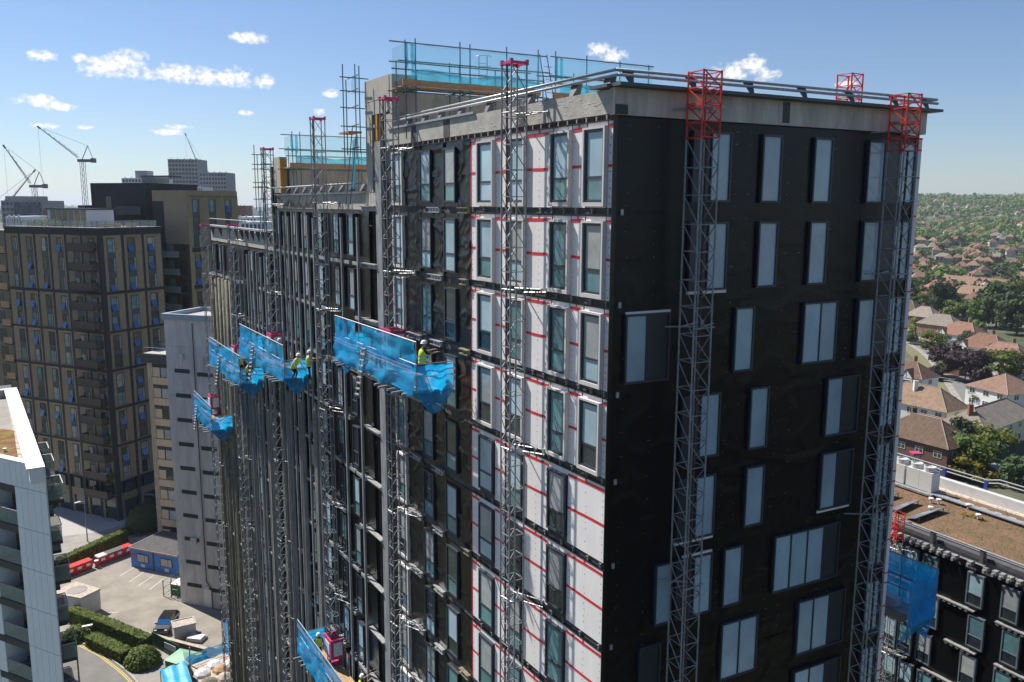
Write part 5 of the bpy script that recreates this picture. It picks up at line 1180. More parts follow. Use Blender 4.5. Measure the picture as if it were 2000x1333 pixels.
# generator cage by the tower
q0 = G(335, 1168); GC = E('green_mesh_enclosure', 'green mesh enclosure with plant units at the foot of the concrete tower', 'enclosure', (q0.x, q0.y, 0))
FQ = Fac(q0, 107.88)
for x in (-1.2, 0, 1.0): M('post', MB().tube(FQ(x, 0, 0), FQ(x, 0, 2.2), .06, 6), MT['green_fence'], GC)
for y in (1.5, 3.0): M('post', MB().tube(FQ(-1.2, y, 0), FQ(-1.2, y, 2.2), .06, 6), MT['green_fence'], GC)
for z in (.3, 1.2, 2.1): M('rail', MB().path([FQ(1.0, 0, z), FQ(-1.2, 0, z), FQ(-1.2, 3, z)], .03, 5), MT['green_fence'], GC)
M('plant_unit', MB().box(-.5, .9, .6, 2.2, .02, 1.5, FQ), MT['green_fence'], GC); M('plant_cover', MB().box(-.6, 1.0, .5, 2.3, 1.5, 1.62, FQ), MT['sheet_white'], GC)
# lamp posts
def lamp_post(label, base, h, azd):
    P = E('street_lamp', label, 'street lamp', (base.x, base.y, 0), 'street lamps'); d = dirv(azd); b = Vector((base.x, base.y, 0))
    M('post', MB().tube(b, b + Vector((0, 0, h)), .09, 8, .06), MT['galv_dull'], P); M('arm', MB().tube(b + Vector((0, 0, h)), b + d * .9 + Vector((0, 0, h + .18)), .04, 6), MT['galv_dull'], P)
    M('lantern', MB().bar(b + d * .7 + Vector((0, 0, h + .18)), b + d * 1.7 + Vector((0, 0, h + .28)), .34, .13), MT['white_plastic'], P)
lamp_post('street lamp with a pale lantern over the curving road', G(155, 1333), 6.0, 75)
lamp_post('slim lamp post in the shade before the tan building', G(171, 1058), 6.3, 200)
# works compound at the bottom
def wavy(nm, corners, mt, P, amp=.15, seed=1, n=10):
    A, B, C_, D = [Vector(c) for c in corners]
    return gridnet(P, nm, lambda u, v: A.lerp(B, u).lerp(D.lerp(C_, u), v) + Vector((0, 0, amp * noise.noise((u * 4, v * 4, seed)) + amp * .7 * sin(u * 14 + seed))), n, n, mt)
q = G(360, 1310); CP = E('works_gantry', 'timber works gantry with handrails and sheets at the foot of the facade', 'gantry', (q.x, q.y, 0))
dk = [G(x, y, 3.0) for x, y in ((372, 1300), (440, 1275), (470, 1290), (480, 1345), (395, 1345))]
M('gantry_deck', MB().prism([(p.x, p.y) for p in dk[::-1]], 2.8, 3.0), MT['rubble'], CP)
for i, p in enumerate(dk[:3]): M('gantry_post', MB().tube((p.x, p.y, 0), (p.x, p.y, 5.0), .07, 6), MT['mast_steel'], CP)
for z in (3.6, 4.1): M('gantry_rail', MB().path([Vector((p.x, p.y, z)) for p in dk[:3]], .04, 5), MT['galv'], CP)
for i, (x, y, mt) in enumerate([(395, 1318, 'sheet_white'), (420, 1300, 'sheet_white'), (440, 1325, 'rubble'), (408, 1335, 'rockwool'), (432, 1310, 'timber'), (450, 1300, 'sheet_white')]):
    p = G(x, y, 3.0); M('debris_heap', MB().lathe([(.9, 0), (.8, .25), (.4, .5), (.05, .6)], 7, (p.x, p.y, 3.001)), MT[mt], CP)
TP = E('blue_tarpaulin', 'bright blue tarpaulin spread over boards beside the green roofed store', 'tarpaulin', G(340, 1320))
wavy('tarpaulin_sheet', [G(313, 1308, 2.4), G(362, 1292, 2.6), G(378, 1345, 2.3), G(322, 1350, 2.2)], 'tarp', TP, .12, 2); M('tarpaulin_frame', MB().path([G(313, 1308, 2.3), G(362, 1292, 2.5), G(378, 1345, 2.2)], .05, 5), MT['timber'], TP)
for x, y in ((313, 1308), (362, 1292), (378, 1345), (330, 1330)): p = G(x, y, 2.3); M('prop', MB().tube((p.x, p.y, 0), (p.x, p.y, 2.2), .05, 5), MT['timber'], TP)
TP2 = E('blue_net_roll', 'crumpled blue netting hung along the gantry rail', 'netting', G(410, 1270))
wavy('netting_sheet', [G(362, 1286, 3.6), G(435, 1256, 3.8), G(448, 1276, 2.9), G(372, 1300, 2.9)], 'net', TP2, .25, 6); wavy('netting_sheet', [G(437, 1215, 5), G(452, 1210, 5), G(462, 1282, 2.6), G(440, 1285, 2.6)], 'net', TP2, .2, 9)
gp = [G(x, y, 2.3) for x, y in ((322, 1288), (352, 1266), (395, 1275), (362, 1300))]
GS = E('green_roofed_store', 'green steel store with a pale green roof below the boundary wall', 'store', (gp[0].x, gp[0].y, 0))
M('store_wall', MB().prism([(p.x, p.y) for p in gp[::-1]], 0, 2.2), MT['green_fence'], GS); cg = sum(gp, Vector()) / 4
M('store_roof', MB().add([(p.x + (p.x - cg.x) * .06, p.y + (p.y - cg.y) * .06, 2.21) for p in gp] + [(cg.x, cg.y, 2.75)], [(1, 0, 4), (2, 1, 4), (3, 2, 4), (0, 3, 4), (0, 1, 2, 3)]), MT['green_sheet'], GS)
gf = [G(x, y) for x, y in ((298, 1262), (330, 1280), (352, 1290))]
GFN = E('green_hoarding', 'dark green mesh hoarding hung on the boundary wall', 'hoarding', (gf[0].x, gf[0].y, 0))
for a, b in zip(gf, gf[1:]): M('hoarding_panel', MB().bar(Vector((a.x, a.y, .9)), Vector((b.x, b.y, .9)), .05, 1.75), MT['green_fence'], GFN)
M('hoarding_sign', MB().bar(Vector((gf[1].x - .3, gf[1].y - .3, 1.4)), Vector((gf[2].x - .3, gf[2].y - .3, 1.4)), .04, .7), MT['sheet_white'], GFN)
# ------------------------------------------------------------------ white clad building at the left edge
WZ = 32.0; w0 = G(86, 912, WZ); FW = Fac(w0, 116.8); wr_ = dirv(-33.4)
WB = E('white_clad_building', 'white panelled apartment building with glass balconies in the left foreground', 'building', (w0.x, w0.y, 0))
FWR = Fac(w0, -33.4)                                        # right hand side: x away from the camera
xp0 = FW.px(28, 948)[0]; xp1 = FW.px(-60, 930)[0]
mb = MB(); q = [FW(0, .12, 0), FWR(38, .12, 0), FWR(38, 14, 0), FW(xp0 - 12, 6, 0), FW(xp0 - 12, 2.2, 0), FW(xp0, 2.2, 0), FW(xp0, .12, 0)]
M('wall', MB().prism([(p.x, p.y) for p in q], 0, WZ - 1.1), MT['dark_clad'], WB)
def panel_run(F, x0, x1, o, z0, z1, n, nm='cladding_panel', mt='white_clad'):
    for i in range(n): M(nm, bx(F, x0 + (x1 - x0) * i / n + .016, x0 + (x1 - x0) * (i + 1) / n - .016, -.1, o, z0 + .02, z1 - .02), MT[mt], WB)
zl = [WZ - 1.95 - 3.05 * i for i in range(11)]
panel_run(FW, xp0 - 12, 0, .0, WZ - 1.95, WZ - .16, 24)
for a, b in zip(zl, zl[1:]): panel_run(FW, xp0, 0, .0, b, a, 5)
for k in range(10):
    z = zl[k]
    M('slab_edge', bx(FW, xp0 - 3.9, xp0 - .01, -.1, -.02, z - .55, z - .02), MT['dark_clad'], WB)
    M('balcony_floor', bx(FW, xp0 - 3.9, xp0 - .02, -2.2, -.05, z - 3.05 - .55 + .5, z - 3.05), MT['spandrel'], WB)
    M('recess_side', bx(FW, xp0 - 3.9, xp0 - 3.0, -1.6, -.02, z - 3.03, z - .56), MT['white_clad'], WB)
    M('balcony_door', bx(FW, xp0 - 2.9, xp0 - .1, -2.19, -2.1, z - 3.0, z - .6), MT['glass_dark'], WB)
    M('balcony_glass', bx(FW, xp0 - 3.0, xp0 - .02, -.1, -.07, z - 3.0, z - 1.95), MT['glass_bal'], WB); M('handrail', bx(FW, xp0 - 3.0, xp0 - .02, -.12, -.06, z - 1.95, z - 1.9), MT['galv'], WB)
    panel_run(FW, xp0 - 8, xp0 - 3.92, .0, z - 3.05, z, 4)
    if k % 2 == 0: M('terrace_chair', bx(FW, xp0 - 2.2, xp0 - 1.4, -1.3, -.6, z - 3.0, z - 2.3), MT['frame_light'], WB)
# parapet cap and roof
for i in range(7): M('parapet_cap', MB().box(.02 + i * 4.2, .02 + (i + 1) * 4.2 - .02, -.06, 1.05, WZ - .15, WZ, FWR), MT['white_cap'], WB)
M('parapet_cap', bx(FW, xp0 - 12, -.75, -.5, .06, WZ - .155, WZ - .005), MT['white_cap'], WB)
M('parapet_wall', MB().box(0, 30, .0, .9, WZ - 1.1, WZ - .16, FWR), MT['white_clad'], WB)
M('parapet_end', MB().box(29.4, 30.2, -.05, 2.6, WZ - 2.0, WZ + .04, FWR), MT['parapet_white'], WB)
M('roof_deck', MB().prism([(p.x, p.y) for p in (FW(-1, .5, 0), FWR(30, 1, 0), FWR(30, 10, 0), FW(xp0 - 12, 5, 0), FW(xp0 - 12, .5, 0))], WZ - 1.09, WZ - .75), MT['pave'], WB)
for i in range(12):
    A, B = G(10 + 2.2 * i, 765 + 11.2 * i, WZ - .7), G(24 + 2.7 * i, 765 + 11.2 * i, WZ - .7); C_, D_ = G(24 + 2.7 * (i + .93), 765 + 11.2 * (i + .93), WZ - .7), G(10 + 2.2 * (i + .93), 765 + 11.2 * (i + .93), WZ - .7)
    M('roof_paving', MB().prism([(v.x, v.y) for v in (D_, C_, B, A)], WZ - .748, WZ - .70), MT['rubble'], WB)
M('sedum_bed', MB().prism([(v.x, v.y) for v in [G(x, y, WZ - .7) for x, y in ((-60, 880), (34, 897), (27, 842), (-60, 832))]], WZ - .748, WZ - .66), MT['sedum'], WB, kind='stuff')
M('roof_plant_room', MB().box(13.5, 30, 3.0, 9, WZ - .75, WZ + 1.9, FWR), MT['dark_clad'], WB)
M('roof_glass_screen', MB().box(15.9, 15.98, 2.7, 6, WZ - .7, WZ + 1.4, FWR), MT['glass_bal'], WB)
for x, y in ((5, 2.2), (8.2, 2.0), (9.5, 3.6), (6.2, 3.4)): M('roof_outlet', MB().lathe([(.12, 0), (.12, .25), (.16, .3)], 8, FWR(x, y, WZ - .7)), MT['white_plastic' if x > 6 else 'slab'], WB)
mb = MB()
for i in range(46): p = FWR(1 + i * .62, .5, WZ + .004); mb.box(p.x - .03, p.x + .03, p.y - .05, p.y + .05, WZ + .001, WZ + .012)
M('cap_fixing', mb, MT['fixing'], WB, kind='stuff')
# hanging glass balconies down the right side
for k in range(9):
    z = WZ - 2.9 - 3.05 * k
    for j, x in enumerate((1.2, 7.5, 11.5)):
        if k > 0 and j == 2: continue
        o = 1.15 if k % 2 == 0 else .85
        M('balcony_floor', bx(FWR, x, x + 2.2, .0, o, z - .25, z), MT['dark_clad'], WB)
        M('balcony_glass', bx(FWR, x, x + 2.2, o - .03, o, z, z + 1.15).box(x, x + .03, -o + .03, 0, z, z + 1.15, FWR).box(x + 2.17, x + 2.2, -o + .03, 0, z, z + 1.15, FWR), MT['glass_bal'], WB)
        M('handrail', MB().path([FWR(x, 0, z + 1.17), FWR(x, -o, z + 1.17), FWR(x + 2.2, -o, z + 1.17), FWR(x + 2.2, 0, z + 1.17)], .03, 5), MT['white_plastic'], WB)
        if (k + j) % 2 == 0: M('balcony_planting', MB().lathe([(.25, 0), (.45, .35), (.3, .7), (.05, .85)], 8, FWR(x + 1.3, -.8, z)), MT['hedge_dark' if k else 'leaf_grey'], WB)
for k in range(10): M('side_window', bx(FWR, .8, 14, .0, -.1 + .13, WZ - 4.4 - 3.05 * k, WZ - 2.2 - 3.05 * k), MT['glass_dark'], WB)
p = FWR(3.0, -1.1, 0); zz = G(140, 1290).z
tree('dark', (p.x + 6, p.y - 3, 0), 9.0, 3.4, 'dark leafy shrub beside the street lamp at the foot of the white building')

# ------------------------------------------------------------------ lower neighbour with the brown planted roof
NP = atY(1680 + 430 * .34, 880 + 800 * .34, 55); NP.z = 0
FN = Fac(NP, 152.0); NZ = 27.3                               # x towards the camera-right
NB = E('neighbour_apartment_block', 'lower black wrapped block with brown planted roof at the right', 'building', NP)
nT = lambda x, y, z: FN(x, y, z)
M('wall', MB().box(-24, 22, .25, 11.2, 0, 26.6, nT), MT['slab'], NB)
M('roof_slab', MB().box(-24, 22, .3, 11.2, 26.6, 27.0, nT), MT['concrete_dark'], NB)
M('planted_roof', sheet(Fac(FN(-24, 1.2, 0), 152.0), 0, 46, 0, 1, 0, 0, 5, 1) if False else MB().box(-23.5, 21.8, 1.3, 10.5, 27.0, 27.22, nT), MT['sedum_brown'], NB, kind='stuff')
rr = random.Random(5); mb = MB()
leafcloud(rr, 9000, .045, lambda: (FN(rr.uniform(-20, 16), rr.uniform(1.5, 10.2), 27.24 + rr.random() * .05), (0, 0, 1)), mb)
M('roof_sedum', mb, MT['sedum_red'], NB, kind='stuff')
mb = MB(); leafcloud(rr, 60, .14, lambda: (FN(-2 + rr.gauss(0, .5), 6.6 + rr.gauss(0, .2), 27.26), (0, 0, 1)), mb); M('yellow_flower_patch', mb, MT['leaf_yellow'], NB, kind='stuff')
M('roof_kerb', bx(FN, -24, 22, -1.2, -.2, 27.0, 27.28), MT['felt'], NB); M('far_parapet', MB().box(-24, 22, 10.6, 11.1, 27.0, 28.0, nT), MT['parapet_white'], NB)
M('gravel_margin', MB().box(-23.5, 21.8, 9.9, 10.58, 27.1, 27.245, nT), MT['rubble'], NB)
for z, o in ((27.95, .3), (27.7, .15)): M('guard_rail', MB().tube(FN(-24, -o, z), FN(22, -o, z), .05, 8), MT['galv'], NB)
for z, o in ((28.75, 11.3), (28.5, 11.2)): M('guard_rail', MB().path([FN(-24, o, z), FN(-4, o, z), FN(-3, o, z + .3), FN(22, o, z + .3)], .05, 8), MT['galv'], NB)
for i in range(12):
    x = -22 + i * 3.6; M('rail_bracket', bx(FN, x - .12, x + .12, -.1, .3, 27.0, 27.9), MT['coping'], NB); M('rail_bracket', MB().box(x - .12, x + .12, 11.1, 11.25, 27.9, 28.7, nT), MT['blue_bin'], NB)
for i, q in enumerate((((1700, 975), (1716, 981), (1758, 967), (1741, 964)), ((1736, 994), (1754, 1001), (1797, 981), (1775, 978)), ((1769, 1010), (1788, 1018), (1848, 996), (1826, 992)))):
    A, B, C_, D_ = [G(x, y, 27.4) for x, y in q]; up = Vector((0, 0, 1)); B = B + up * .22; C_ = C_ + up * .22; A = A - up * .05; D_ = D_ - up * .05
    T_ = E('solar_panel', ['tilted solar panel half hidden behind the black tower edge', 'tilted solar panel just right of the black tower, second of three', 'nearest tilted solar panel lying clear on the brown roof'][i], 'solar panel', (A.x, A.y, 27.2), 'solar panels on the brown roof')
    d = up * .05
    M('panel_frame', MB().add([A, B, C_, D_, A - d, B - d, C_ - d, D_ - d], [(0, 1, 2, 3), (7, 6, 5, 4), (0, 4, 5, 1), (1, 5, 6, 2), (2, 6, 7, 3), (3, 7, 4, 0)]), MT['galv'], T_)
    for u0, u1 in ((.01, .49), (.51, .99)): M('cell_sheet', MB().add([P_ + up * .006 for P_ in (A.lerp(D_, u0).lerp(B.lerp(C_, u0), .03), A.lerp(D_, u0).lerp(B.lerp(C_, u0), .97), A.lerp(D_, u1).lerp(B.lerp(C_, u1), .97), A.lerp(D_, u1).lerp(B.lerp(C_, u1), .03))], [(0, 1, 2, 3)]), MT['pv'], T_)
    for p_ in (B.lerp(C_, .1), B.lerp(C_, .9)): M('panel_stand', MB().tube((p_.x, p_.y, 27.2), (p_.x, p_.y, p_.z - .05), .04, 5), MT['galv_dull'], T_)
FA = Fac(G(1780, 952, 27.3), 152)
AC = E('rooftop_chiller', 'pair of grey rooftop chiller units with round fans', 'air conditioner', G(1780, 952, 27.3))
for x0 in (-2.7, -.2):
    M('unit_casing', MB().box(x0, x0 + 1.15, -.5, .5, 27.55, 29.1, FA).box(x0 + 1.17, x0 + 2.3, -.5, .5, 27.55, 29.1, FA), MT['ac_grey'], AC)
    for dx in (.58, 1.73): M('fan_cowl', MB().lathe([(.45, 0), (.47, .4), (.4, .42), (.36, .3)], 14, FA(x0 + dx, 0, 29.1)), MT['ac_grey'], AC)
M('unit_frame', MB().box(-2.9, 2.4, -.9, .9, 27.35, 27.5, FA), MT['galv_dull'], AC)
for i in range(11): M('tray_cover', MB().box(-6.6 + i * 1.9, -6.6 + i * 1.9 + 1.86, 7.7, 8.25, 27.45, 27.53, FN), MT['coping_light'], NB); M('paving_slab', MB().box(-6.2 + i * 1.1, -5.65 + i * 1.1, 8.6, 9.1, 27.23, 27.27, FN), MT['kerb'], NB)
for px_, py_ in ((1833, 985), (1818, 983), (1817, 1000), (1890, 995), (1910, 1015)): M('roof_vent', MB().lathe([(.08, 0), (.08, .3), (.2, .32), (.2, .42), (.05, .46)], 8, G(px_, py_, 27.22)), MT['white_plastic'], NB)
for k in range(9):
    zt_ = 26.2 - FH * k; zb_ = zt_ - 2.6
    xa = [FN.px(px_, 1120)[0] for px_ in (1733, 1765, 1803, 1893, 1963)]; wins = [(x, x + 1.15) for x in xa] + [(xa[4] + 3.2, xa[4] + 4.35), (xa[4] + 7, xa[4] + 8.15)]
    if k % 2: wins = [(x0 + .3, x1 + .3) for x0, x1 in wins]
    M('membrane_sheet', sheet(FN, -24, 20, zb_ - .28, zt_ + .05, .0, .09, .35, 70 + k), MT['membrane_shiny'], NB, smooth=True)
    for x0, x1 in wins:
        w_ = window(FN, NB, x0, x1, zt_ - 2.35, zt_ - .1, [(x0 + .08, x1 - .08, zt_ - 2.27, zt_ - 1.55, 'glass_dark'), (x0 + .08, x1 - .08, zt_ - 1.48, zt_ - .18, random.choice(['glass_sky', 'glass_blind', 'glass_aqua']))], proud=.2, fmat='frame_light', fw=.09)
    x = -13
    while x < 15:
        ln = random.uniform(1.6, 3.4); mb = MB(); bx(FN, x, x + ln, .02, .3, zb_ - .12, zb_ - .04, mb)
        for i in range(int(ln / .4)): bx(FN, x + .4 * i + .05, x + .4 * i + .25, .05, .26, zb_ - .28, zb_ - .12, mb)
        M('cavity_barrier', mb, MT['bracket_grey'], NB); x += ln + random.uniform(.6, 1.6)
mb = MB(); x = -20
while x < 16:
    bx(FN, x, x + .28, -.1, .35, 26.55, 26.85, mb); bx(FN, x + .05, x + .2, .3, .5, 26.5, 26.7, mb); x += random.choice((.5, .6, 1.1))
M('edge_anchor', mb, MT['bracket_grey'], NB, kind='stuff')
pm = FN.px(1747, 1050, .9); mast(FN, pm[0] - .3, .5, 5, 28.6, .70, 'red', 'small red topped mast against the neighbour block', [26, 18], 1)
pp = FN(-12.5, 14.0, 0); RM = E('pink_survey_frame', 'small pink topped mast section standing beyond the brown roof', 'mast', (pp.x, pp.y, 20)); 
for i in range(6): I('mast_section', MS[.61], RM, (pp.x, pp.y, 17.7 + 1.74 * i), 0)
I('mast_top', MB().box(-.1, .75, -.1, .75, 0, .15).mesh('mast_top', MT['pink']), RM, (pp.x, pp.y, 28.14), 0)

# ------------------------------------------------------------------ houses to the right
def house(label, corner, az1, l1, l2, eave, ridge, roof='tile_brown', wall='render_white', kind='hip', chim=(.5, .5), zb=0.0, wins=3, overhang=.45, det=True, grp=None, name='house', gable_bay=None, porch=None, chm='brick'):
    """corner: nearest bottom corner; wall 1 runs along az1 (away, left), wall 2 along az1+90 (away, right)"""
    P = E(name, label, 'house', (corner[0], corner[1], zb), grp); c = Vector((corner[0], corner[1], 0)); a, b = dirv(az1), dirv(az1 + 90)
    Q = lambda x, y, z: c + a * y + b * x + Vector((0, 0, z))      # x along wall 2, y along wall 1
    M('wall', MB().box(0, l2, 0, l1, zb - 1, zb + eave, Q), MT[wall], P)
    oh = overhang; e = [(-oh, -oh), (l2 + oh, -oh), (l2 + oh, l1 + oh), (-oh, l1 + oh)]; ze, zr = zb + eave, zb + ridge
    mb = MB()
    if kind == 'hip':
        if l1 >= l2: r0, r1 = (l2 / 2, l2 / 2), (l2 / 2, l1 - l2 / 2)
        else: r0, r1 = (l1 / 2, l1 / 2), (l2 - l1 / 2, l1 / 2)
    elif kind == 'gable1': r0, r1 = (l2 / 2, -oh), (l2 / 2, l1 + oh)        # ridge along wall 1
    else: r0, r1 = (-oh, l1 / 2), (l2 + oh, l1 / 2)
    V = [Q(x, y, ze) for x, y in e] + [Q(*r0, zr), Q(*r1, zr)]
    if kind == 'hip' and l1 >= l2 or kind == 'gable1': fs = [(0, 1, 4), (1, 2, 5, 4), (2, 3, 5), (3, 0, 4, 5)]
    else: fs = [(0, 1, 5, 4), (1, 2, 5), (2, 3, 4, 5), (3, 0, 4)]
    gab = [f for f in fs if len(f) == 3]
    if kind != 'hip': fs = [f for f in fs if len(f) == 4]
    rf = []
    if det:                                                     # tile courses as stepped strips on each slope
        for f in fs:
            pts = [V[i] for i in f]
            if len(pts) == 4:
                lo = [(pts[0], pts[1]), (pts[3], pts[2])]
            else: lo = [(pts[0], pts[1]), (pts[2], pts[2])]
            n = max(6, int((lo[1][0] - lo[0][0]).length / .34)); nrm = (pts[1] - pts[0]).cross(pts[2] - pts[0]).normalized()
            if nrm.z < 0: nrm = -nrm
            for k in range(n):
                t0, t1 = k / n, (k + 1) / n; A0, A1 = lo[0][0].lerp(lo[1][0], t0), lo[0][1].lerp(lo[1][1], t0); B0_, B1_ = lo[0][0].lerp(lo[1][0], t1), lo[0][1].lerp(lo[1][1], t1)
                mb.add([A0 + nrm * .07, A1 + nrm * .07, B1_ + nrm * .01, B0_ + nrm * .01, A0 + nrm * .0, A1 + nrm * .0], [(0, 1, 2, 3), (4, 5, 1, 0)])
    else: mb.add(V, fs)
    R_ = M('roof', mb, MT[roof], P)
    if kind != 'hip':
        g = MB()
        for f in gab: 
            pts = [V[i] for i in f]; cc_ = (pts[0] + pts[1]) / 2; g.add([cc_ + (p - cc_) * (.94) + (c + a * l1 / 2 + b * l2 / 2 - cc_).normalized() * oh * 1.02 * 0 for p in pts], [(0, 1, 2)])
        M('gable', g, MT[wall], P)
    M('soffit', MB().poly([Q(x, y, ze - .03) for x, y in e]), MT['render_white'], P)
    if det:
        for i, j in ((0, 4), (1, 4 if fs and (len(V) > 4 and (l1 >= l2 or kind == 'gable1')) else 5), (4, 5)):
            if kind == 'hip' or (i, j) == (4, 5): M('ridge_tiles', MB().tube(V[i] + Vector((0, 0, .08)), V[j] + Vector((0, 0, .08)), .1, 6), MT['tile_grey' if roof != 'tile_grey' else 'tile_brown'], R_)
    if chim:
        p = Q(l2 * chim[0], l1 * chim[1], 0); zt_ = zr + .9
        ch_ = M('chimney', MB().box(p.x - .45, p.x + .45, p.y - .35, p.y + .35, ze + .5, zt_).box(p.x - .52, p.x + .52, p.y - .42, p.y + .42, zt_, zt_ + .12), MT[chm], R_)
        if det:
            for dx in (-.25, .25): M('chimney_pot', MB().lathe([(.13, 0), (.1, .4)], 8, (p.x + dx, p.y, zt_ + .12)), MT['tile_red'], R_)
    if det:
        F1 = Fac(Q(0, l1, 0), az1 + 180); F2 = Fac(Q(0, 0, 0), az1 + 90)
        for F, ln in ((F1, l1), (F2, l2)):
            n = max(1, int(ln / 3.2)) if F is F1 else max(1, int(ln / 4.5))
            for i in range(n):
                for zz_ in ([.9, 3.5] if eave > 4.2 else [.9]):
                    x = ln * (i + .5) / n - .8; f = MB()
                    for u in (0, .76, 1.54): bx(F, x + u, x + u + .07, .0, .08, zb + zz_, zb + zz_ + 1.25, f)
                    for v in (0, .8, 1.2): bx(F, x + .07, x + 1.54, .0, .07, zb + zz_ + v, zb + zz_ + v + .06, f)
                    w = M('window', f, MT['white_plastic'], P); M('pane', bx(F, x + .05, x + 1.55, .0, .04, zb + zz_ + .05, zb + zz_ + 1.2), MT['glass_dark'], w)
        M('downpipe', MB().tube(Q(-.06, -.06, zb), Q(-.06, -.06, ze), .05, 5), MT['slab'], P)
    if gable_bay:
        F1 = Fac(Q(0, l1, 0), az1 + 180)
        for x0, wd in gable_bay:
            bxm = MB(); bx(F1, x0, x0 + wd, 0, .9, zb - .5, ze + .1, bxm); M('bay_wall', bxm, MT['render_white'], P)
            M('bay_gable', MB().add([F1(x0 - .2, -1.0, ze), F1(x0 + wd + .2, -1.0, ze), F1(x0 + wd / 2, -1.0, ze + wd * .62)], [(0, 1, 2)]), MT['render_white'], P)
            for sg in (0, 1):
                xe = x0 - .3 if sg == 0 else x0 + wd + .3
                M('bay_roof', MB().add([F1(xe, -1.15, ze - .12), F1(xe, 2.2, ze - .12), F1(x0 + wd / 2, 2.2, ze + wd * .66), F1(x0 + wd / 2, -1.15, ze + wd * .66), F1(xe, -1.15, ze - .02), F1(xe, 2.2, ze - .02), F1(x0 + wd / 2, 2.2, ze + wd * .66 + .1), F1(x0 + wd / 2, -1.15, ze + wd * .66 + .1)], [(0, 1, 2, 3), (4, 5, 6, 7), (0, 4, 7, 3), (0, 1, 5, 4)]), MT[roof], P)
            for u in (.12, .5): M('timbering', MB().bar(F1(x0 + wd * u, -1.02, ze), F1(x0 + wd / 2, -1.02, ze + wd * .55), .1, .04), MT['slab'], P)
            for zz_ in (zb + .9, zb + 3.4):
                w = M('window', bx(F1, x0 + .3, x0 + wd - .3, .9, .96, zz_, zz_ + 1.3), MT['white_plastic'], P); 
                n = 3
                for i in range(n): M('pane', bx(F1, x0 + .36 + (wd - .72) * i / n, x0 + .3 + (wd - .72) * (i + 1) / n, .96, .975, zz_ + .08, zz_ + 1.22), MT['glass_dark'], w)
            M('bay_apron', bx(F1, x0, x0 + wd, .9, 1.0, zb + 2.3, zb + 3.3), MT['tile_red'], P)
    return P
def hc(px_, py_, z): p = G(px_, py_, z); return (p.x, p.y)
house('white semi with broad orange tiled hip roof and white chimney, nearest past the black tower', hc(1848, 806, 5.2), -33, 17, 8.5, 5.2, 9.4, 'tile_orange', 'render_white', 'hip', (.35, .55), chm='render_white')
house('dark brick house with brown tiled roof directly behind the brown planted roof', hc(1851, 878, 5.6), -31, 15, 9, 5.6, 9.6, 'tile_brown', 'brick_dark', 'hip', (.6, .72), chm='brick_dark')
house('small white annexe with a red tiled lean-to roof between two bigger houses', hc(1864, 848, 3.6), -33, 9, 5.5, 3.6, 5.6, 'tile_red', 'render_white', 'gable1', None)
house('cream house with grey brown roof and conservatory at the right border', hc(1925, 843, 5.3), -38, 9, 24, 5.3, 8.6, 'tile_grey', 'render_cream', 'hip', (.12, .5))
house('white house with brown hip roof and gabled bay at the tower edge', hc(1800, 742, 5.2), -33, 13, 8, 5.2, 8.8, 'tile_brown', 'render_white', 'hip', (.9, .5), gable_bay=[(7.5, 3.4)])
for i, (x, y, lab) in enumerate([(1796, 705, None), ]): pass
rows = [(1902, 690, 'tile_red', 'red roofed semi with white gabled bays, nearest the purple trees'), (1950, 720, 'tile_red', 'second red roofed semi with white gabled bays up the street'), (1992, 742, 'tile_orange', 'third red roofed semi cut by the right border')]
for x, y, rf_, lab in rows:
    p = G(x, y); house(lab, (p.x, p.y), -28, 15, 9, 5.3, 9.6, rf_, 'render_white', 'hip', (.85, .5), gable_bay=[(1.2, 3.2), (10.4, 3.2)])
for x, y, l1, l2, rf_, wl, lab in [(1862, 668, 15, 9, 'tile_grey', 'brick', 'brown hip roofed brick semi beyond the parked car'), (1822, 648, 13, 9, 'tile_grey', 'brick', 'brick house with white door left of the brown semi'), (1785, 632, 14, 9, 'tile_brown', 'brick', 'steep brown roofed house beside the tower edge'),
                                   (1893, 575, 26, 14, 'tile_orange', 'brick', 'long orange roofed house with dormers behind the big trees'), (1955, 580, 18, 12, 'tile_orange', 'brick', 'wide brown roof among dark trees at the right'), (1800, 545, 15, 10, 'tile_red', 'render_white', 'pink roofed white house by the tower edge above the pine'), (1935, 600, 20, 10, 'tile_orange', 'render_cream', 'pale roofed house half hidden by the dark trees')]:
    p = G(x, y); house(lab, (p.x, p.y), -33 + (8 if l1 > 16 else 0), l1, l2, 5.4, 9.4, rf_, wl, 'hip' if l1 < 16 else 'gable1', (.6, .6))
house('red roofed house cut by the right border below the lime tree', hc(1968, 772, 5.0), -20, 12, 12, 5.0, 8.8, 'tile_orange', 'render_white', 'hip', None)
# street with kerbs and cars
st = smooth_pts([G(1735, 640), G(1790, 668), G(1835, 697), G(1875, 742), G(1905, 782), G(1935, 830), G(1925, 845)][:6])
M('street', strip(st, -3.2, 3.2, .02), MT['asphalt'], kind='structure'); M('footway', strip(st, 3.3, 5.2, .10), MT['pave'], kind='structure'); M('footway', strip(st, -5.2, -3.3, .10), MT['pave'], kind='structure')
M('grass_verge', strip(st, 5.3, 9, .03), MT['grass'], kind='structure'); M('grass_verge', strip(st, -9, -5.3, .03), MT['grass'], kind='structure')
M('side_street', strip([G(1893, 765), G(1950, 740), G(2010, 715)], -3, 3, .024), MT['asphalt'], kind='structure')
M('driveway', MB().poly([tuple(G(x, y) + Vector((0, 0, .03))) for x, y in ((1915, 790), (1955, 800), (1975, 780), (1940, 768))]), MT['rubble'], kind='structure')
p = G(1788, 670); car('silver car parked in the far street beside the tower', (p.x, p.y, .02), radians(-35), 'car_silver', grp='cars in the far street')
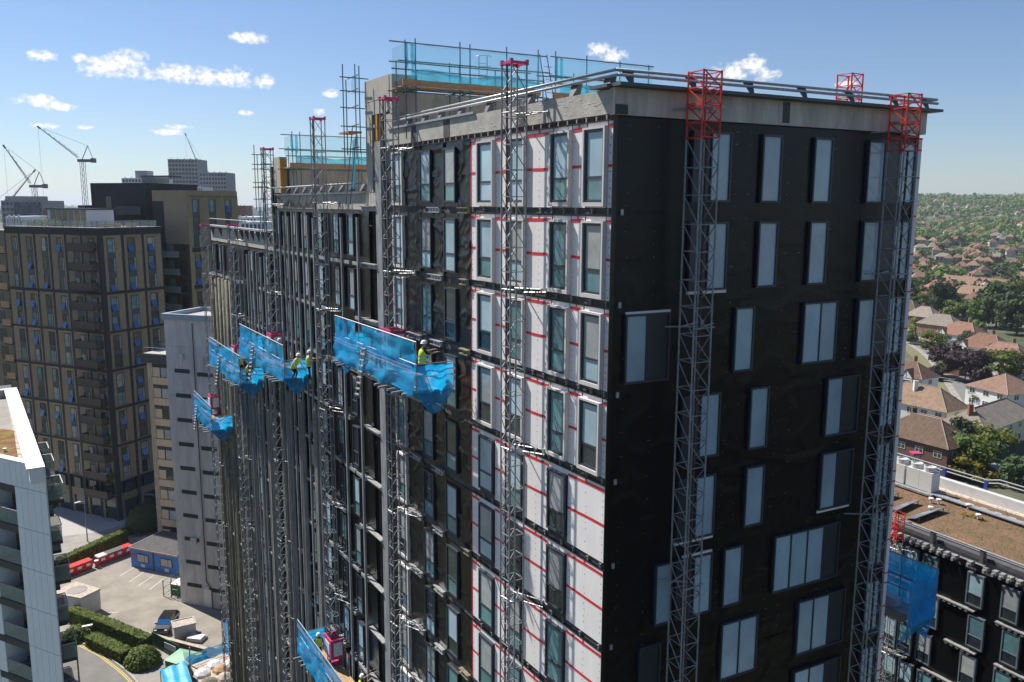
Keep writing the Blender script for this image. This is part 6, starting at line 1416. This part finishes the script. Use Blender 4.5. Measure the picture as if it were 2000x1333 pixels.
p = G(1936, 743); car('pale blue car parked in the shade of the purple tree', (p.x, p.y, .03), radians(-20), 'car_blue', grp='cars in the far street')
p = G(1768, 640); car('white car on the drive near the brick house', (p.x, p.y, .03), radians(40), 'car_white', grp='cars in the far street')
# garden shed roof
sp = [G(x, y, 2.4) for x, y in ((1917, 905), (1985, 932), (1985, 918), (1925, 897))]
SHD = E('garden_shed', 'long corrugated grey shed roof behind the brown planted roof', 'shed', (sp[0].x, sp[0].y, 0))
M('shed_wall', MB().prism([(v.x, v.y) for v in sp], 0, 2.35), MT['timber'], SHD); M('shed_roof', MB().prism([(v.x, v.y) for v in sp], 2.36, 2.46), MT['kerb'], SHD)
sp = G(1862, 730); SH2 = E('green_garage', 'green roofed garage below the purple trees', 'garage', (sp.x, sp.y, 0)); FS = Fac(sp, 60); M('garage_wall', MB().box(-2, 2, -3, 3, 0, 2.3, FS), MT['brick'], SH2); M('garage_roof', MB().box(-2.2, 2.2, -3.2, 3.2, 2.3, 2.45, FS), MT['green_sheet'], SH2)
TL_ = [('dark', 1838, 618, 16, 13, 'big dark round headed pine above the brown roofs'), ('dark', 1945, 640, 19, 17, 'largest dark green tree mass at the right'), ('dark', 1985, 655, 17, 14, 'dark tree standing behind the red roofed semis'), ('mid', 1915, 640, 13, 11, 'mid green tree left of the largest dark mass'), ('mid', 1985, 600, 17, 15, 'bright green broad tree touching the right border'),
       ('purple', 1852, 722, 9, 9, 'smaller purple leaved tree beside the street'), ('purple', 1884, 748, 11, 12, 'larger purple leaved tree at the street corner'), ('purple', 1832, 742, 4.5, 6, 'low purple bush by the white house'), ('lime', 1952, 738, 9, 12, 'lime green spreading tree in front of the red roofs'), ('lime', 1822, 690, 8, 8, 'pale street tree with yellow tips left of the purple trees'),
       ('grey', 1880, 700, 9, 8, 'grey green tree hiding the white gables'), ('grey', 1892, 690, 8, 6, 'slim grey green tree beside the gabled house'), ('mid', 1788, 655, 7, 6, 'small round street tree by the silver car'), ('mid', 1778, 672, 5, 5, 'little bush at the street edge near the tower'), ('mid', 1860, 625, 9, 9, 'round garden tree behind the brown semi'), ('mid', 1895, 625, 9, 10, 'light green garden tree right of the brown semi'),
       ('dark', 1775, 590, 13, 11, 'dark conifer clump by the tower edge'), ('dark', 1952, 782, 6, 6, 'dark rounded bush beside the white bay house'), ('mid', 1910, 793, 5, 5, 'clipped garden bush on the street corner'), ('mid', 1975, 795, 5, 6, 'green shrub under the cream house roof'), ('mid', 1842, 735, 5, 6, 'hedge-like shrub behind the white house'),
       ('grey', 1878, 895, 9, 5, 'bare grey shrub in the garden next to the annexe'), ('lime', 1892, 925, 8, 8, 'yellow green garden tree behind the brown roof'), ('lime', 1935, 905, 8, 8, 'bright garden tree in front of the cream house'), ('yellow', 1885, 935, 5, 6, 'yellow flowering bush at the roof parapet'), ('mid', 1870, 925, 8, 7, 'green garden tree beside the dark brick house'), ('dark', 1992, 955, 6, 6, 'dark bush at the right border below the shed'), ('yellow', 1915, 945, 4, 5, 'small golden shrub above the roof rail'), ('mid', 1820, 868, 4, 4, 'dark shrub in the yard of the annexe'), ('mid', 1905, 660, 7, 7, 'garden tree at the end of the red roof row')]
for kd, x, y, h, w_, lab in TL_:
    p = G(x, y); tree(kd, (p.x, p.y, 0), h, w_, lab, 'garden trees of the near suburb', base=.04 if kd == 'dark' else .12)
# ------------------------------------------------------------------ far left: towers, cranes, building site
def block(label, x0, x1, ytop, D, depth, mt, wm, rows, cols, ybot=None, name='tower_block', cat='building', crown=True, turn=0.0):
    a, b = atY(x0, ytop, D), atY(x1, ytop, D); zt_ = a.z; a.z = b.z = 0
    F = Fac(a, 90 + turn); w = (b - a).length; P = E(name, label, cat, a)
    M('wall', MB().box(0, w, .5, depth, 0, zt_, F), MT[mt], P)
    ch = (min(zt_, zt_ - (atY(x0, 440, D).z))) if False else zt_
    fh = 2.9; rows = min(rows, int(zt_ / fh))
    for r in range(rows):
        z = zt_ - .6 - fh * (r + 1)
        M('floor_band', MB().box(-.1, w + .1, .1, .49, z, z + 1.1, F), MT[mt], P)
        for c in range(cols): M('window', MB().box(w * (c + .15) / cols, w * (c + .8) / cols, .3, .48, z + 1.12, z + 2.7, F), MT[wm], P)
    for c in range(cols + 1): M('pier', MB().box(w * c / cols - .25, w * c / cols + .25, .02, .5, zt_ - .6 - fh * rows, zt_ + (.6 if c % 2 else 0), F), MT[mt], P)
    return P, F, w, zt_
block('taller grey concrete tower block on the skyline', 328, 385, 311, 620, 20, 'far_conc', 'far_win', 12, 9)
block('lower grey concrete tower block right of the taller one', 389, 441, 337, 600, 20, 'far_conc', 'far_win', 9, 9)
P, F, w, z = block('long white low-rise with a square roof box behind the black brick block', 238, 312, 348, 520, 20, 'far_white', 'far_win', 3, 12, name='office_building')
M('roof_box', MB().box(w * .3, w * .62, 3, 12, z, z + 4.5, F), MT['far_conc'], P)
block('white and blue glazed low building between the tower blocks', 360, 395, 365, 560, 20, 'far_white', 'glass_aqua', 2, 8, name='office_building')
P, F, w, z = block('concrete frame under construction wrapped in scaffolding at the far left', 2, 80, 392, 430, 22, 'far_conc', 'far_scaf', 7, 10, name='building_under_construction')
for i in range(9): M('scaffold_bay', MB().box(w * .35 + i * w * .07, w * .35 + (i + 1) * w * .07 - .1, -1.2, -.3, 24, z - 1 - (i % 3) * .5, F), MT['far_scaf'], P)
for i in range(3): M('core_wall', MB().box(w * .05 + i * w * .33, w * .3 + i * w * .33, 2, 8, z, z + 2.2, F), MT['far_conc'], P)
for lab, x0, x1, yt, D, mt, hgt in [('small red brick block right of the far concrete frame', 84, 106, 410, 400, 'far_brick', 3), ('white roofed shed below the concrete frame', 12, 40, 423, 300, 'far_white', 2), ('pale flat roofed building behind the glass rail', 90, 165, 424, 260, 'far_wall', 2), ('white warehouse roof between the tan wing and the mast', 462, 500, 424, 330, 'far_white', 2), ('bluish long shed left of the far stair block', 470, 518, 434, 300, 'far_white', 2), ('brown low block among trees right of the tan wing', 461, 480, 402, 700, 'far_brick', 2)]:
    block(lab, x0, x1, yt, D, 18, mt, 'far_win', hgt, 6, name='low_building')
def crane(label, base_px, D, top_px, jib_px, cab_px=None, mt='crane', cat='crane', tail=1):
    b = atY(*base_px, D); t = atY(*top_px, D); j = atY(*jib_px, D); b = Vector((t.x, t.y, 0)); P = E('tower_crane', label, 'crane', b, 'tower cranes on the skyline')
    w = .9
    n = int(t.z / 3)
    mb = MB()
    for dx in (-w, w):
        for dy in (-w, w): M('mast_leg', MB().tube((t.x + dx, t.y + dy, 0), (t.x + dx, t.y + dy, t.z), .13, 4), MT[mt], P)
    for i in range(n):
        z = t.z * i / n; mb.tube((t.x - w, t.y - w, z), (t.x + w, t.y - w, z + 3), .07, 4); mb.tube((t.x - w, t.y + w, z + 3), (t.x + w, t.y + w, z), .07, 4); mb.tube((t.x - w, t.y - w, z), (t.x + w, t.y - w, z), .07, 4)
    M('mast_lacing', mb, MT[mt], P)
    M('slewing_cab', MB().box(t.x - 2, t.x + 5 * tail, t.y - 1.2, t.y + 1.2, t.z, t.z + 1.4), MT['crane_dark'], P)
    M('counterweight', MB().box(t.x + 4.8 * tail, t.x + 6.4 * tail, t.y - 1.3, t.y + 1.3, t.z - .3, t.z + 1.9), MT['crane_dark'], P)
    ap = t + Vector((3.2 * tail, 0, 8)); M('a_frame', MB().tube(t + Vector((0, 0, 1.4)), ap, .2, 4).tube(t + Vector((5.5 * tail, 0, 1.4)), ap, .14, 4), MT['crane_dark'], P)
    jb = t + Vector((-2 * tail, 0, 2)); m2 = MB(); d = (j - jb); L_ = d.length; d.normalize(); u = Vector((-d.z, 0, d.x)) * (1 if d.x < 0 else -1); u = u if u.z > 0 else -u
    for off in (u * 1.5, Vector((0, -1, 0)), Vector((0, 1, 0))): M('jib_chord', MB().tube(jb + off * .6, j, .12, 4), MT[mt], P)
    k = int(L_ / 3)
    for i in range(k):
        a, c = jb + d * (L_ * i / k), jb + d * (L_ * (i + 1) / k); tp = max(.15, 1 - i / k) if i > k * .85 else 1
        m2.tube(a + Vector((0, -.6, 0)), c + u * .9 * tp, .1, 4); m2.tube(c + u * .9 * tp, c + Vector((0, .6, 0)), .1, 4)
    M('jib_lacing', m2, MT[mt], P); M('jib_tip', MB().tube(j - d * 1.5, j + d * .4, .45, 6), MT['crane_dark'], P)
    M('luffing_rope', MB().tube(ap, jb + d * L_ * .92 + u * .8, .09, 4), MT[mt], P); M('hoist_rope', MB().tube(j, Vector((j.x, j.y, j.z - 45)), .05, 4), MT[mt], P)
    return P
crane('tallest luffing crane on the left skyline', (163, 440), 430, (161, 317), (74, 248))
crane('luffing crane behind the concrete frame at the far left', (70, 430), 440, (67, 367), (7, 285))
crane('crane jib leaning right, crossing the far left crane', (-30, 430), 470, (-18, 440), (68, 333), tail=-1)
crane('pale orange luffing crane leaning in front of the tower blocks', (410, 380), 640, (412, 378), (362, 262), mt='crane')
# ------------------------------------------------------------------ far suburb on the hillside
rng = random.Random(77)
def scatter(a0, a1, d0, d1, n, power=1.0):
    out = []
    for _ in range(n):
        a = rng.uniform(a0, a1); d = d0 * (d1 / d0) ** (rng.random() ** power); x, y = d * sin(radians(a)), d * cos(radians(a)); out.append((x, y, terr(x, y + 30), d))
    return out
def far_house_mesh(seed):
    r = random.Random(seed); w, d, e, h = r.uniform(7, 12), r.uniform(6, 8), 4.0, r.uniform(6.8, 8.0)
    wl = MB().box(-w / 2, w / 2, -d / 2, d / 2, -4, e).mesh('wall', MT['far_wall'])
    o = .4; V = [(-w / 2 - o, -d / 2 - o, e), (w / 2 + o, -d / 2 - o, e), (w / 2 + o, d / 2 + o, e), (-w / 2 - o, d / 2 + o, e), (-w / 2 + d * .45, 0, h), (w / 2 - d * .45, 0, h)]
    rf = MB().add(V, [(0, 1, 5, 4), (1, 2, 5), (2, 3, 4, 5), (3, 0, 4), (3, 2, 1, 0)]).mesh('roof', MT['tile_red'])
    ch = MB().box(w * .2, w * .2 + .9, -.4, .4, e, h + 1.2).mesh('chimney', MT['brick'])
    wn_ = MB()
    for i in range(4):
        for z in (1, 2.7): wn_.box(-w / 2 + w * (i + .25) / 4, -w / 2 + w * (i + .75) / 4, -d / 2 - .04, -d / 2 - .005, z, z + 1.3)
    return wl, rf, ch, wn_.mesh('window_row', MT['far_win'])
FHM = [far_house_mesh(i) for i in range(5)]
def far_house(x, y, z, rz, lab, grp, mtr):
    w_, r_, c_, n_ = rng.choice(FHM); o = E('house', lab, 'house', (x, y, z), grp)
    link('wall', w_, o, (0, 0, 0), rz); q = link('roof', r_, o, (0, 0, 0), rz); q.material_slots[0].link = 'OBJECT'; q.material_slots[0].material = MT[mtr]; link('chimney', c_, q); tag(link('window_row', n_, o, (0, 0, 0), rz), kind='stuff')
RF = ['tile_red', 'tile_orange', 'tile_orange', 'tile_brown', 'tile_grey', 'tile_red']
def band(d): return 'lower' if d < 560 else 'middle'
for x, y, z, d in scatter(24.2, 33.5, 470, 1000, 130):
    c = rng.choice(RF); far_house(x, y, z, radians(rng.choice((-30, 60, -10, 80)) + rng.uniform(-8, 8)), 'one of the %s roofed houses among trees on the %s slope at the right' % (c[5:], band(d)), '%s roofed houses of the %s slope' % (c[5:], band(d)), c)
for x, y, z, d in scatter(23.8, 34, 1000, 2300, 145, .8):
    c = rng.choice(RF); far_house(x, y, z, radians(rng.choice((-30, 60, -10, 80)) + rng.uniform(-8, 8)), 'one of the tiny %s roofed houses far up below the wooded skyline' % c[5:], 'far %s roofed houses' % c[5:], c)
KN = ['mid green', 'dark green', 'mid green', 'dark green', 'lime green', 'grey green']
for x, y, z, d in scatter(23.8, 34, 440, 1000, 215):
    h = rng.uniform(4.5, 10); k = rng.choice((0, 1, 0, 2, 3, 4, 5, 1)); tree(k, (x, y, z - .5), h, h * rng.uniform(.8, 1.25), 'one of the %s trees between houses on the %s slope' % (KN[k], band(d)), '%s trees of the %s slope' % (KN[k], band(d)), trunk=True, base=.1)
# woods on the skyline and in the far plain: one mass each
def woods(name, label, pts, size, mt, parent=None):
    mb = MB(); r = random.Random(len(pts))
    for x, y, z, h in pts:
        for i in range(5):
            a = r.uniform(0, 6.28); q = h * .35; c = (x + q * cos(a), y + q * sin(a), z + h * r.uniform(.1, .6)); s = h * r.uniform(.28, .5)
            for k in range(size):
                d = Vector((r.gauss(0, 1), r.gauss(0, 1), r.gauss(0, .8) + .3)).normalized(); p = Vector(c) + d * s * r.uniform(.7, 1.1); t = d.orthogonal().normalized() * s * .42; b = d.cross(t)
                mb.add([p - t, p - b * .8, p + t, p + b * .8], [(0, 1, 2, 3)])
    return M(name, mb, MT[mt], label=label, cat='woodland', kind='stuff')
pts = []
for _ in range(1500):
    a = rng.uniform(23.0, 36); d = rng.uniform(2250, 2750) if _ < 380 else (rng.uniform(1000, 2300) if _ < 1430 else rng.uniform(500, 1000)); x, y = d * sin(radians(a)), d * cos(radians(a)); pts.append((x, y, terr(x, y + 30) - 2, rng.uniform(14, 24) if d > 2200 else rng.uniform(7, 13)))
woods('skyline_wood', 'wooded ridge and massed treetops below it at the right', pts, 9, 'leaf_mid')
pts = []
for _ in range(420):
    a = rng.uniform(-34, -14); d = rng.uniform(900, 7000); x, y = d * sin(radians(a)), d * cos(radians(a)); pts.append((x, y, terr(x, y + 30) - 2, rng.uniform(10, 16) * (1 + d / 4000)))
woods('plain_wood', 'distant hazy woodland and suburbs at the left horizon', pts, 6, 'leaf_mid')
pts = []
for _ in range(60):
    a = rng.uniform(-17.5, -14.5); d = rng.uniform(380, 900); x, y = d * sin(radians(a)), d * cos(radians(a)); pts.append((x, y, 0, rng.uniform(13, 22)))
woods('tree_belt', 'belt of leafy trees left of the far stair block', pts, 16, 'leaf_mid')
# the same suburb carries on behind the tower and past both borders: one mass of roofs, one of walls, one of trees
mr, mw = MB(), MB(); pts = []
for a0, a1, d0, d1, n in ((3, 23.4, 330, 2300, 420), (34.6, 50, 260, 2300, 330), (-52, -36, 230, 2300, 300), (-34, 3, 700, 2600, 260)):
    for x, y, z, d in scatter(a0, a1, d0, d1, n):
        w_, e_ = rng.uniform(3.5, 6), rng.uniform(3.2, 4); c_, s_ = cos(d), sin(d); R_ = lambda u, v, q: (x + u * c_ - v * s_, y + u * s_ + v * c_, z + q)
        mw.box(-w_, w_, -e_, e_, -4, 4.2, R_); mr.add([R_(-w_ - .4, -e_ - .4, 4.2), R_(w_ + .4, -e_ - .4, 4.2), R_(w_ + .4, e_ + .4, 4.2), R_(-w_ - .4, e_ + .4, 4.2), R_(-w_ + e_, 0, 7.4), R_(w_ - e_ * .9, 0, 7.4)], [(0, 1, 5, 4), (1, 2, 5), (2, 3, 4, 5), (3, 0, 4)])
    for x, y, z, d in scatter(a0, a1, d0, d1, n * 2): pts.append((x, y, z - .5, rng.uniform(6, 12)))
M('suburb_roofs', mr, MT['tile_red'], label='massed roofs of the suburb beyond the picture borders', cat='suburb', kind='stuff'); M('suburb_walls', mw, MT['far_wall'], label='massed house walls of the suburb beyond the picture borders', cat='suburb', kind='stuff')
woods('suburb_trees', 'massed trees of the suburb beyond the picture borders', pts, 6, 'leaf_mid')
mb = MB()
for x, y, z, d in scatter(-36, 36, 2600, 9000, 500): h = rng.uniform(8, 20); w_ = rng.uniform(10, 40); mb.box(x - w_, x + w_, y - 10, y + 10, z - 2, z + h)
M('far_town', mb, MT['far_wall'], label='specks of distant town at the horizon', cat='town', kind='stuff')
# ------------------------------------------------------------------ haze
HZ = MB().box(-10500, 10500, -200, 11500, -12, 145)
hz = M('haze', HZ, None, kind='stuff')
hm = bpy.data.materials.new('haze'); hm.use_nodes = True; hm.node_tree.nodes.clear()
pv_ = hm.node_tree.nodes.new('ShaderNodeVolumePrincipled'); pv_.inputs['Density'].default_value = HAZE_D; pv_.inputs['Color'].default_value = (.72, .83, .97, 1); pv_.inputs['Anisotropy'].default_value = .25
ho = hm.node_tree.nodes.new('ShaderNodeOutputMaterial'); hm.node_tree.links.new(pv_.outputs[0], ho.inputs['Volume']); hz.data.materials.append(hm)
